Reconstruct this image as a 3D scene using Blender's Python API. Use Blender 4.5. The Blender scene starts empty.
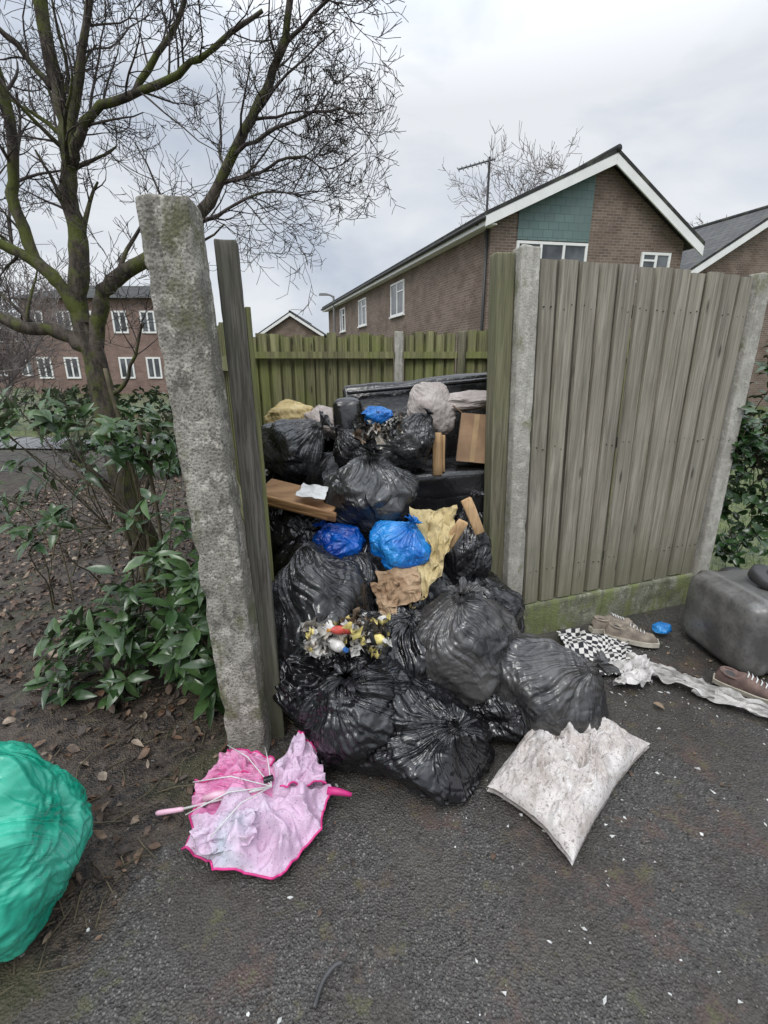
import bpy, math, random
import numpy as np
from mathutils import Vector, Euler, Matrix
random.seed(5); np.random.seed(5)
S=bpy.context.scene
# ---------------------------------------------------------------- noise
_rs=np.random.RandomState(11)
PERM=np.tile(_rs.permutation(256),2); GR=_rs.normal(size=(256,3)); GR/=np.linalg.norm(GR,axis=1)[:,None]
def perlin(P):
    P=np.asarray(P,float); sh=P.shape[:-1]; P=P.reshape(-1,3)
    Pi=np.floor(P).astype(int); f=P-Pi; u=f*f*f*(f*(f*6-15)+10); out=np.zeros(len(P))
    for a in (0,1):
        for b in (0,1):
            for c in (0,1):
                idx=PERM[(PERM[(PERM[(Pi[:,0]+a)&255]+Pi[:,1]+b)&255]+Pi[:,2]+c)&255]
                g=GR[idx]; w=(u[:,0] if a else 1-u[:,0])*(u[:,1] if b else 1-u[:,1])*(u[:,2] if c else 1-u[:,2])
                out+=w*(g*(f-np.array([a,b,c]))).sum(1)
    return (out*1.5).reshape(sh)
def rid(P): return 1-2.4*np.abs(perlin(P))
def sst(a,b,x):
    t=np.clip((x-a)/(b-a),0,1); return t*t*(3-2*t)
# ---------------------------------------------------------------- mesh helpers
def mk(name,verts,faces,mat=None,smooth=True,uv=None,attr=None,mats=None,midx=None,vec=None):
    me=bpy.data.meshes.new(name)
    V=verts.tolist() if isinstance(verts,np.ndarray) else [tuple(v) for v in verts]
    F=faces.tolist() if isinstance(faces,np.ndarray) else faces
    me.from_pydata(V,[],F)
    if mats:
        for m in mats: me.materials.append(m)
        if midx is not None: me.polygons.foreach_set('material_index',midx)
    elif mat: me.materials.append(mat)
    me.polygons.foreach_set('use_smooth',[smooth]*len(me.polygons))
    if uv is not None:
        l=me.uv_layers.new(name='UVMap'); uvn=np.asarray(uv,float)
        li=np.empty(len(me.loops),dtype=int); me.loops.foreach_get('vertex_index',li)
        l.data.foreach_set('uv',uvn[li].ravel())
    if attr:
        for k,v in attr.items():
            a=me.attributes.new(k,'FLOAT','POINT'); a.data.foreach_set('value',np.asarray(v,float))
    if vec is not None:
        a=me.attributes.new('wr','FLOAT_VECTOR','POINT'); a.data.foreach_set('vector',np.asarray(vec,float).ravel())
    me.update()
    o=bpy.data.objects.new(name,me); S.collection.objects.link(o); return o
def gridf(nr,nc,wrap=False):
    i=np.arange(nr-1)[:,None]; j=np.arange(nc if wrap else nc-1)[None,:]; j2=(j+1)%nc
    return np.stack([i*nc+j,i*nc+j2,(i+1)*nc+j2,(i+1)*nc+j],-1).reshape(-1,4)
def group(name,objs):
    e=bpy.data.objects.new(name,None); S.collection.objects.link(e)
    for o in objs: o.parent=e
    return e
def box(name,c,s,mat,rot=(0,0,0),bev=0.0,seg=2,sub=0,disp=0,dsc=8,var=None):
    me=bpy.data.meshes.new(name); import bmesh
    bm=bmesh.new(); bmesh.ops.create_cube(bm,size=1)
    for v in bm.verts: v.co=Vector((v.co.x*s[0],v.co.y*s[1],v.co.z*s[2]))
    if bev: bmesh.ops.bevel(bm,geom=bm.edges[:],offset=bev,segments=seg,affect='EDGES',profile=.5)
    if sub: bmesh.ops.subdivide_edges(bm,edges=bm.edges[:],cuts=sub,use_grid_fill=True)
    R=Euler([math.radians(a) for a in rot]).to_matrix()
    co=np.array([list(R@v.co+Vector(c)) for v in bm.verts])
    if disp:
        bm.normal_update(); n=np.array([list(R@v.normal) for v in bm.verts])
        co=co+n*(disp*(perlin(co*dsc)+.5*perlin(co*dsc*2.7+9)))[:,None]
    for v,p in zip(bm.verts,co): v.co=p
    bm.to_mesh(me); bm.free(); me.materials.append(mat)
    me.polygons.foreach_set('use_smooth',[bool(bev)]*len(me.polygons))
    if var is not None:
        a=me.attributes.new('var','FLOAT','POINT'); a.data.foreach_set('value',[var]*len(me.vertices))
    o=bpy.data.objects.new(name,me); S.collection.objects.link(o); return o
class MB:
    def __init__(s): s.v=[];s.f=[];s.m=[];s.a=[]
    def add(s,v,f,m=0,a=0.):
        b=len(s.v); s.v+= [tuple(x) for x in v]; s.f+=[tuple(i+b for i in q) for q in f]; s.m+=[m]*len(f); s.a+=[a]*len(v)
    def obj(s,name,mats,smooth=False): return mk(name,s.v,s.f,mats=mats,midx=s.m,smooth=smooth,attr={'var':s.a})
    def hexa(s,b4,t4,m=0,a=0.):
        s.add(list(b4)+list(t4),[(3,2,1,0),(4,5,6,7),(0,1,5,4),(1,2,6,5),(2,3,7,6),(3,0,4,7)],m,a)
def tube(mb,pts,rad,k=6,m=0,a=0.,cap=True):
    pts=[Vector(p) for p in pts]; n=len(pts); V=[];F=[]
    prev=None
    for i,p in enumerate(pts):
        d=(pts[min(i+1,n-1)]-pts[max(i-1,0)])
        d=d.normalized() if d.length>1e-9 else Vector((0,0,1))
        if prev is None: x=d.orthogonal().normalized()
        else:
            x=prev-d*prev.dot(d); x=x.normalized() if x.length>1e-6 else d.orthogonal().normalized()
        prev=x; y=d.cross(x); r=rad[i] if hasattr(rad,'__len__') else rad
        for j in range(k):
            t=2*math.pi*j/k; V.append(p+(x*math.cos(t)+y*math.sin(t))*r)
    for i in range(n-1):
        for j in range(k):
            F.append((i*k+j,i*k+(j+1)%k,(i+1)*k+(j+1)%k,(i+1)*k+j))
    if cap: F.append(tuple(range(k-1,-1,-1))); F.append(tuple((n-1)*k+j for j in range(k)))
    mb.add(V,F,m,a)
# ---------------------------------------------------------------- materials
class NT:
    def __init__(s,name):
        s.mat=bpy.data.materials.new(name); s.mat.use_nodes=True; s.t=s.mat.node_tree; s.b=s.t.nodes['Principled BSDF']
        s.co=s.t.nodes.new('ShaderNodeTexCoord').outputs['Object']
    def n(s,ty,inp=None,**kw):
        x=s.t.nodes.new(ty)
        for k,v in kw.items(): setattr(x,k,v)
        for k,v in (inp or {}).items():
            if hasattr(v,'is_linked'): s.t.links.new(v,x.inputs[k])
            else: x.inputs[k].default_value=v
        return x
    def mp(s,sc,vec=None): return s.n('ShaderNodeMapping',{'Vector':vec or s.co,'Scale':sc}).outputs[0]
    def noise(s,sc,det=3,vec=None,rough=.55,dist=0,ty=None):
        x=s.n('ShaderNodeTexNoise',{'Vector':vec or s.co,'Scale':sc,'Detail':det,'Roughness':rough,'Distortion':dist})
        if ty: x.noise_type=ty
        return x.outputs[0]
    def vor(s,sc,vec=None,feat='F1',out=0): return s.n('ShaderNodeTexVoronoi',{'Vector':vec or s.co,'Scale':sc},feature=feat).outputs[out]
    def ramp(s,fac,stops):
        r=s.n('ShaderNodeValToRGB',{'Fac':fac}); e=r.color_ramp.elements
        while len(e)<len(stops): e.new(.5)
        for el,(p,c) in zip(e,stops):
            el.position=p; el.color=(c,c,c,1) if not hasattr(c,'__len__') else (*c,1)
        return r.outputs[0]
    def mix(s,f,a,b,bl='MIX'):
        x=s.n('ShaderNodeMix',data_type='RGBA',blend_type=bl)
        for i,v in ((0,f),(6,a),(7,b)):
            if hasattr(v,'is_linked'): s.t.links.new(v,x.inputs[i])
            else: x.inputs[i].default_value=v if i==0 else (*v,1)
        return x.outputs[2]
    def math(s,op,a,b=0.,c=0.):
        x=s.n('ShaderNodeMath',operation=op)
        for i,v in enumerate((a,b,c)):
            if hasattr(v,'is_linked'): s.t.links.new(v,x.inputs[i])
            else: x.inputs[i].default_value=v
        return x.outputs[0]
    def attr(s,nm,o='Fac'): return s.n('ShaderNodeAttribute',attribute_name=nm).outputs[o]
    def bump(s,h,st=.5,di=.01,nrm=None):
        i={'Height':h,'Strength':st,'Distance':di}
        if nrm: i['Normal']=nrm
        return s.n('ShaderNodeBump',i).outputs[0]
    def out(s,col=None,rough=None,nrm=None,**kw):
        def st(k,v):
            if v is None: return
            if hasattr(v,'is_linked'): s.t.links.new(v,s.b.inputs[k])
            else: s.b.inputs[k].default_value=(*v,1) if hasattr(v,'__len__') and len(v)==3 else v
        st('Base Color',col); st('Roughness',rough); st('Normal',nrm)
        for k,v in kw.items(): st(k.replace('_',' '),v)
        return s.mat
def plain(name,col,rough=.6,var=.25,sc=12,bst=.2,**kw):
    m=NT(name); f=m.noise(sc,4)
    c=m.mix(m.ramp(f,[(.38,0),(.62,1)]),tuple(x*(1-var) for x in col),tuple(min(1,x*(1+var)) for x in col))
    return m.out(c,rough,m.bump(m.noise(sc*4,3),bst,.005) if bst>.05 else None,**kw)
def bagmat(name,c1,c2,lo=.42,hi=.6,rough=.2,sc=6,bst=1.,spec=.65,pleat=1.,iso=1.):
    m=NT(name); wr=m.attr('wr','Vector')
    nz=m.n('ShaderNodeTexNoise',{'Vector':m.co,'Scale':6.,'Detail':2.}).outputs[1]
    wv=m.n('ShaderNodeMix',{0:.14,4:m.co,5:nz},data_type='VECTOR').outputs[1]
    f=m.ramp(m.noise(sc,4,wv,.6),[(lo,0),(hi,1)])
    c=m.mix(f,c1,c2)
    pl=m.noise(1.9,4,wr,.55,.5,'RIDGED_MULTIFRACTAL'); p2=m.noise(5.5,2,wr,.5,.6,'RIDGED_MULTIFRACTAL')
    e=m.vor(15,wv,'DISTANCE_TO_EDGE'); e1=m.ramp(e,[(0,0),(.16,1)])
    r=m.noise(9,3,wv,.5,.3,'RIDGED_MULTIFRACTAL')
    b=m.bump(pl,min(1,.8*bst*pleat),.013); b=m.bump(p2,min(1,.5*bst*pleat),.005,b); b=m.bump(r,min(1,.5*bst*iso),.006,b); b=m.bump(e1,.38*bst*iso,.006,b)
    rr=m.ramp(m.noise(9,2),[(.4,rough-.05),(.6,rough+.12)])
    return m.out(c,rr,b,Specular_IOR_Level=spec)
BLACK=bagmat('black_plastic',(.006,.006,.007),(.012,.012,.014),rough=.16,spec=.75)
BLACK2=bagmat('black_plastic_dusty',(.010,.010,.011),(.026,.026,.028),rough=.20,spec=.7)
GREYB=bagmat('grey_translucent_plastic',(.025,.025,.026),(.070,.067,.064),.42,.60,.20,7,.85,.75,1.,.8)
GREYC=bagmat('grey_plastic',(.022,.023,.025),(.062,.062,.063),.40,.62,.22,6,.95,.75)
BLUEB=bagmat('blue_plastic',(.0,.12,.46),(.03,.27,.66),.40,.62,.22,8,.9)
BLUED=bagmat('dark_blue_plastic',(.0,.04,.28),(.0,.10,.46),.40,.62,.22,8,.9)
GREENB=bagmat('green_plastic',(.0,.27,.17),(.05,.45,.31),.40,.60,.18,5,.85,.65,1.2,.65)
def fabric(name,c1,c2,dirt=(.12,.10,.08),ds=.6,sc=7):
    m=NT(name); c=m.mix(m.ramp(m.noise(sc,4,None,.6),[(.42,0),(.6,1)]),c1,c2)
    c=m.mix(m.math('MULTIPLY',m.ramp(m.noise(45,3,None,.7),[(.56,0),(.66,1)]),ds),c,dirt)
    return m.out(c,.88,m.bump(m.noise(13,4,None,.5),.9,.02,m.bump(m.noise(300,1),.3,.002)))
BEIGEB=fabric('beige_fabric',(.36,.315,.295),(.45,.405,.38),ds=.25)
YELB=fabric('yellow_cloth',(.44,.34,.16),(.54,.44,.24),ds=.4)
CARDC=fabric('crumpled_kraft_paper',(.28,.18,.105),(.40,.28,.175),ds=.4)
def woodmat(name,c1,c2,green=(.10,.12,.03),gz=.35,gamt=.5,dk=.6,stk=.45):
    m=NT(name); v=m.attr('var')
    off=m.n('ShaderNodeVectorMath',{0:m.co,1:m.n('ShaderNodeCombineXYZ',{'X':m.math('MULTIPLY',v,7.),'Z':m.math('MULTIPLY',v,13.)}).outputs[0]},operation='ADD').outputs[0]
    g=m.noise(1,5,m.mp((40,40,1.4),off),.65,.4); g2=m.noise(1,3,m.mp((150,150,4),off),.6)
    c=m.mix(m.ramp(g,[(.38,0),(.62,1)]),c1,c2)
    c=m.mix(m.math('MULTIPLY',m.ramp(g2,[(.38,1),(.52,0)]),dk),c,tuple(x*.35 for x in c1))
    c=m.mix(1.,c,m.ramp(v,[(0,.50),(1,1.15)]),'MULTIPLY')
    gn=m.ramp(m.noise(3.0,5,m.mp((1,1,.6)),.65),[(.46,0),(.62,1)])
    ga=m.math('MULTIPLY',gn,gamt)
    if gz:
        z=m.n('ShaderNodeSeparateXYZ',{0:m.co}).outputs[2]
        zz=m.math('ADD',z,m.math('MULTIPLY',m.math('SUBTRACT',m.noise(7,3),.5),.6))
        ga=m.math('ADD',ga,m.math('MULTIPLY',m.ramp(zz,[(.12,1),(min(1,gz),0)]),.75))
    c=m.mix(m.math('MINIMUM',ga,.9),c,green)
    kn=m.ramp(m.vor(1,m.mp((9,9,2.4),off)),[(.05,1),(.12,0)])
    c=m.mix(m.math('MULTIPLY',kn,.75),c,(.03,.022,.015))
    st=m.ramp(m.noise(1,3,m.mp((18,18,.5),off),.6),[(.55,0),(.66,stk)])
    c=m.mix(st,c,tuple(x*.45 for x in c1))
    b=m.bump(g,.6,.006); b=m.bump(g2,.6,.003,b)
    return m.out(c,.85,b)
WOODR=woodmat('weathered_fence_wood',(.20,.180,.140),(.35,.322,.262),(.16,.155,.095),.75,.22,.38,.30)
WOODB=woodmat('mossy_fence_wood',(.15,.14,.07),(.32,.31,.16),(.20,.23,.06),0,.7,.3)
WOODG=woodmat('mossy_post_wood',(.15,.14,.09),(.27,.25,.17),(.15,.16,.07),0,.5)
WOODL=woodmat('post_wood',(.085,.078,.065),(.19,.178,.15),(.10,.105,.06),.7,.25)
PINE=woodmat('broken_pine',(.40,.24,.11),(.56,.37,.20),(.4,.25,.12),0,.1,.3)
def concmat(name,base,dark,moss,mosslvl=.5,spk=1.):
    m=NT(name)
    c=m.mix(m.ramp(m.noise(5,5,m.mp((1,1,.6)),.7),[(.42,0),(.58,1)]),dark,base)
    c=m.mix(m.ramp(m.noise(17,5,None,.75),[(.54,0),(.60,.75*spk)]),c,tuple(min(.72,x*1.5) for x in base))
    c=m.mix(m.ramp(m.noise(24,5,m.mp((1,1,.7)),.75),[(.54,0),(.62,.75*spk)]),c,tuple(x*.55 for x in dark))
    c=m.mix(m.ramp(m.vor(95,None),[(.15,.7*spk),(.32,0)]),c,tuple(x*.5 for x in dark))
    c=m.mix(m.ramp(m.noise(150,2),[(.55,0),(.66,.6*spk)]),c,(.06,.055,.05))
    c=m.mix(m.ramp(m.noise(6,5,m.mp((1,1,.5)),.72),[(.60-.16*mosslvl,0),(.68-.14*mosslvl,.9)]),c,moss)
    c=m.mix(m.ramp(m.noise(1,3,m.mp((30,30,1.2)),.6),[(.55,0),(.68,.45)]),c,tuple(x*.6 for x in dark))
    b=m.bump(m.noise(16,5,None,.7),.7*spk,.010); b=m.bump(m.vor(95,None),.7*spk,.004,b); b=m.bump(m.noise(140,3),.5,.003,b)
    return m.out(c,.92,b)
CONCL=concmat('lichened_concrete',(.36,.34,.295),(.18,.168,.14),(.115,.115,.06),.42)
CONCR=concmat('post_concrete',(.48,.46,.41),(.34,.325,.28),(.20,.205,.12),.25,.5)
CONCG=concmat('algae_concrete',(.25,.25,.19),(.13,.135,.085),(.16,.185,.07),.8,.8)
# ---------------------------------------------------------------- ground
def fenceY(x): return 2.42+.36*(x-.76)
def ax(lo,hi,st,far,n=14):
    a=np.arange(lo,hi+1e-6,st); g=np.geomspace(st,far,n)
    return np.concatenate([(lo-g)[::-1],a,hi+g])
gx=ax(-4.5,4.5,.04,400,18); gy=ax(-.6,6.5,.04,500,18)
X,Y=np.meshgrid(gx,gy); P=np.stack([X,Y,X*0],-1)
nb=perlin(P*2.2)*.16+perlin(P*7)*.06
left=sst(.22,-.14,X-(-.76+np.clip(Y-1,-.6,.6)*.42)+nb)
left2=np.where(Y>1.66,sst(-.25,-.45,X+nb*.5),0)
ins=np.where((Y>1.66),sst(-.05,.1,Y-(1.6+.66*(X+.5))+nb)*(X<.8),0)
rgt=sst(.0,.12,Y-fenceY(X)-.03+nb*.4)*(X>=.7)
mud=np.clip(np.maximum.reduce([left,left2,ins,rgt]),0,1)
grass=np.clip(sst(2.0,2.5,X+nb)*sst(2.9,3.4,Y+nb)+ (np.abs(X)>7)*.6*(perlin(P*.3)>-.1)+ (Y>9)*.5,0,1)
Z=mud*(perlin(P*3)*.03+perlin(P*9+4)*.018+perlin(P*20)*.010+.008)+(1-mud)*(perlin(P*1.3)*.010+perlin(P*14)*.0015)
Z*=(np.abs(X)<4.6)*(Y<6.6)*(Y>-.7)
P[...,2]=Z
m=NT('ground_surface')
n1=m.noise(240,2,None,.7); vc=m.n('ShaderNodeTexVoronoi',{'Vector':m.co,'Scale':135.}); vo=vc.outputs[0]; vcol=m.n('ShaderNodeSeparateColor',{0:vc.outputs[1]}).outputs[0]
ac=m.mix(m.ramp(n1,[(.38,0),(.62,1)]),(.028,.026,.024),(.090,.085,.077))
ac=m.mix(m.math('MULTIPLY',m.ramp(vcol,[(.66,0),(.95,1)]),m.ramp(vo,[(.3,.85),(.55,0)])),ac,(.20,.19,.17))
ac=m.mix(m.math('MULTIPLY',m.ramp(vcol,[(.05,1),(.25,0)]),.7),ac,(.015,.014,.013))
ac=m.mix(m.ramp(m.noise(2.6,5,None,.65),[(.44,0),(.57,.75)]),ac,(.040,.032,.025))
ac=m.mix(m.ramp(m.noise(1.3,5,None,.7),[(.5,0),(.62,.45)]),ac,(.105,.10,.09))
ac=m.mix(m.ramp(m.noise(4.5,5,None,.72),[(.54,0),(.62,.6)]),ac,(.090,.052,.043))
ac=m.mix(m.ramp(m.noise(9,5,None,.75),[(.575,0),(.65,.6)]),ac,(.085,.09,.04))
ac=m.mix(m.ramp(m.noise(30,4,None,.75),[(.55,0),(.65,.65)]),ac,(.020,.017,.014))
mc=m.mix(m.ramp(m.noise(12,5,None,.75),[(.42,0),(.58,1)]),(.014,.010,.008),(.070,.053,.039))
mc=m.mix(m.ramp(m.noise(60,4,None,.7),[(.52,0),(.64,.7)]),mc,(.11,.08,.055))
mc=m.mix(m.ramp(m.noise(2.4,4),[(.52,0),(.62,.5)]),mc,(.055,.06,.022))
gc=m.mix(m.ramp(m.noise(8,5,None,.7),[(.42,0),(.58,1)]),(.05,.065,.02),(.13,.16,.05))
mm=m.ramp(m.math('ADD',m.attr('mud'),m.math('MULTIPLY',m.math('SUBTRACT',m.noise(18,4,None,.7),.5),1.6)),[(.3,0),(.7,1)])
c=m.mix(mm,ac,mc); c=m.mix(m.attr('grass'),c,gc)
b=m.bump(m.noise(30,4,None,.7),.6,.012); b=m.bump(vo,.8,.005,b); b=m.bump(n1,.5,.003,b)
rr=m.ramp(m.noise(2.2,4,None,.6),[(.42,.30),(.58,.65)])
GM=m.out(c,rr,b)
ground=mk('ground',P.reshape(-1,3),gridf(len(gy),len(gx)),GM,attr={'mud':mud.ravel(),'grass':grass.ravel()})
pp=[(-30,11.2),(-9,10.6),(-3.2,10.2),(-3.2,8.8),(-9,9.1),(-30,9.3)]
mk('footpath',[(a,b_,.03) for a,b_ in pp],[(5,4,3,2,1,0)],plain('path_tarmac',(.16,.16,.16),.8,.2,6))
# ---------------------------------------------------------------- posts
def post(name,b,t,z,w,d,mat,yaw=0,disp=.004,n=60,bev=.012,zb=-.1,chip=.0):
    sec=[]
    for cx,cy,a0 in ((1,1,0),(-1,1,90),(-1,-1,180),(1,-1,270)):
        for k in range(4):
            a=math.radians(a0+k*30); sec.append((cx*(w/2-bev)+math.cos(a)*bev,cy*(d/2-bev)+math.sin(a)*bev))
    s2=[]
    for i in range(16):
        p=np.array(sec[i]); q=np.array(sec[(i+1)%16]); L=np.linalg.norm(q-p); k=max(1,int(L/.012))
        for j in range(k): s2.append(p+(q-p)*j/k)
    s2=np.array(s2); nc=len(s2); ya=math.radians(yaw)
    s2=np.stack([s2[:,0]*math.cos(ya)-s2[:,1]*math.sin(ya),s2[:,0]*math.sin(ya)+s2[:,1]*math.cos(ya)],1)
    zs=np.concatenate([np.linspace(zb,z-.012,n),[z-.004,z,z]]); sc=np.concatenate([np.ones(n),[.98,.93,.0]])
    V=[]
    for zz,s in zip(zs,sc):
        f=np.clip(zz/z,-.1,1); c=np.array(b)+(np.array(t)-np.array(b))*f
        V.append(np.stack([c[0]+s2[:,0]*s,c[1]+s2[:,1]*s,np.full(nc,zz)],1))
    V=np.array(V); cen=V.mean(1,keepdims=True); dr=V-cen; dr[...,2]=0; dl=np.linalg.norm(dr,axis=-1,keepdims=True)+1e-6
    dis=disp*(.5*perlin(V*9)+.7*perlin(V*28)+.5*perlin(V*70))
    if chip: dis-=chip*np.clip(perlin(V*12+5)-.2,0,1)*np.clip(dl[...,0]/(max(w,d)/2)-.95,0,1)*6
    V=V+dr/dl*dis[...,None]
    V[-3:,:,2]+=perlin(V[-3:]*14)*.008
    return mk(name,V.reshape(-1,3),gridf(len(zs),nc,True),mat,attr={'var':np.full(V.shape[0]*nc,.6)})
post('concrete_post',(-.543,1.575),(-.630,1.58),1.965,.150,.125,CONCL,2,.003,140,.009,chip=.014)
post('wooden_post',(-.456,1.64),(-.508,1.70),1.89,.070,.05,WOODL,8,.002,60,.004)
post('concrete_post',(.725,2.40),(.655,2.42),2.03,.095,.10,CONCR,12,.0015,80,.008,chip=.005)
post('wooden_post',(.625,2.44),(.553,2.45),2.01,.085,.10,WOODG,10,.0015,60,.005)
post('concrete_post',(2.085,2.885),(2.085,2.885),2.0,.095,.10,CONCR,18,.0015,80,.008)
# ---------------------------------------------------------------- fence panels
NAIL=plain('rusty_nail',(.06,.035,.025),.6,.2,30,0)
def panel(name,b0,b1,t0,t1,z0,z1,n,mat,grav=None,fw=.80,rails=True,thick=.018,zj=.006,seed=0):
    """board-on-board: front boards with narrow gaps, back boards behind the gaps"""
    rs=random.Random(seed); b0,b1,t0,t1=[np.array(a,float) for a in (b0,b1,t0,t1)]
    d=(b1-b0)/np.linalg.norm(b1-b0); nrm=np.array([d[1],-d[0]])
    mb=MB()
    def board(a,e,off,v,i):
        lo=z0+rs.uniform(-zj,zj); hi=z1+rs.uniform(-zj,zj)*1.6; tw=rs.uniform(-.005,.005); cup=rs.uniform(-.004,.004)
        rows=10; V=[];F=[]; ph=rs.uniform(0,6)
        for k in range(rows+1):
            f=k/rows; z=lo+(hi-lo)*f; g=(z-z0)/(z1-z0)
            B0=b0+(t0-b0)*g; B1=b1+(t1-b1)*g
            A=B0+(B1-B0)*a; E=B0+(B1-B0)*e
            s=off+tw*math.sin(f*3+ph); wd=d*.0022*math.sin(f*5+ph*2)
            c_=.0035
            for base,q_,o_ in ((A,0,.0),(A,c_,thick),(E,-c_,thick+cup),(E,0,.0)):
                pt=base+wd+nrm*(s+o_)+d*q_
                V.append((*pt,z))
        for k in range(rows):
            o=k*4
            for x,y in ((0,1),(1,2),(2,3),(3,0)): F.append((o+x,o+y,o+4+y,o+4+x))
        F.append((3,2,1,0)); F.append(tuple(rows*4+x for x in (0,1,2,3)))
        mb.add(V,F,0,v)
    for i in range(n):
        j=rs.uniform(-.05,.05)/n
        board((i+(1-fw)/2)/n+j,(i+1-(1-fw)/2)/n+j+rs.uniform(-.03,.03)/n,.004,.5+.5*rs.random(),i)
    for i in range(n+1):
        board(max(0,(i-.22)/n),min(1,(i+.22)/n),-.022,rs.random()*.3,i)  # back boards coloured darker, painting shadow lines into the gaps
    objs=[mb.obj('boards',[mat])]
    if rails:
        r=MB()
        for z in (z0+.2,(z0+z1)/2,z1-.2):
            g=(z-z0)/(z1-z0); A=b0+(t0-b0)*g; B=b1+(t1-b1)*g
            r.hexa([(*(A-nrm*.026),z-.03),(*(B-nrm*.026),z-.03),(*(B-nrm*.06),z-.03),(*(A-nrm*.06),z-.03)],
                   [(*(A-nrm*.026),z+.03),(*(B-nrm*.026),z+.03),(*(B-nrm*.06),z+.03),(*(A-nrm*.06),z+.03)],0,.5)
        objs.append(r.obj('rails',[mat]))
        nl=MB()
        for i in range(n):
            for z in (z0+.2,(z0+z1)/2,z1-.2):
                g=(z-z0)/(z1-z0); A=b0+(t0-b0)*g; B=b1+(t1-b1)*g
                for q_ in (.32,.68):
                    p=A+(B-A)*((i+q_)/n)+nrm*(.004+thick+.001); zz=z+rs.uniform(-.012,.012)
                    tube(nl,[(*(p-nrm*.006),zz),(*(p+nrm*.002),zz)],.0032,6)
        objs.append(nl.obj('nails',[NAIL]))
    if grav:
        n2=70; zz=np.linspace(-.05,grav,14); V=[]
        prof=[(.034,z) for z in zz]+[(.026,grav+.004),(-.02,grav+.004)]+[(-.026,z) for z in zz[::-1]]
        for k in range(n2):
            c=b0+(b1-b0)*k/(n2-1)
            V.append([(*(c+nrm*p),z) for p,z in prof])
        V=np.array(V); V[...,0:2]+=(nrm*(.004*perlin(V*11)[...,None]+.002*perlin(V*40)[...,None]))
        objs.append(mk('gravel_board',V.reshape(-1,3),gridf(n2,len(prof)),CONCG))
    return group(name,objs)
panel('fence_panel',(.785,2.425),(2.03,2.87),(.712,2.44),(2.035,2.865),.215,1.985,12,WOODR,.205,.84,seed=3)
FB=4.75
panel('fence_panel',(-1.85,FB),(.09,FB),(-1.85,FB),(.09,FB),.05,1.80,18,WOODB,seed=5,zj=.014)
panel('fence_panel',(.19,FB-.01),(.68,FB-.03),(.19,FB-.01),(.68,FB-.03),.05,1.82,5,WOODB,seed=6,zj=.014)
panel('fence_panel',(.78,FB-.03),(2.6,FB+.0),(.78,FB-.03),(2.6,FB),.05,1.84,17,WOODB,seed=7,zj=.014)
post('concrete_post',(.14,FB-.03),(.14,FB-.03),1.83,.08,.09,CONCR,0,.002,40)
post('wooden_post',(.73,FB-.05),(.73,FB-.05),1.83,.07,.09,WOODG,0,.002,40)
mb=MB()
for x0,x1 in ((-1.85,.10),(.18,.69),(.77,2.6)):
    z=1.62; mb.hexa([(x0,FB-.085,z-.03),(x1,FB-.085,z-.03),(x1,FB-.045,z-.03),(x0,FB-.045,z-.03)],[(x0,FB-.085,z+.03),(x1,FB-.085,z+.03),(x1,FB-.045,z+.03),(x0,FB-.045,z+.03)],0,.7)
mb.obj('fence_rail',[WOODB])
panel('fence_panel',(-.47,1.80),(-1.70,FB),(-.50,1.82),(-1.70,FB),.05,1.72,28,WOODB,seed=8)
panel('fence_panel',(.69,2.56),(1.30,FB),(.62,2.58),(1.30,FB),.05,1.9,20,WOODB,seed=9)
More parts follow.
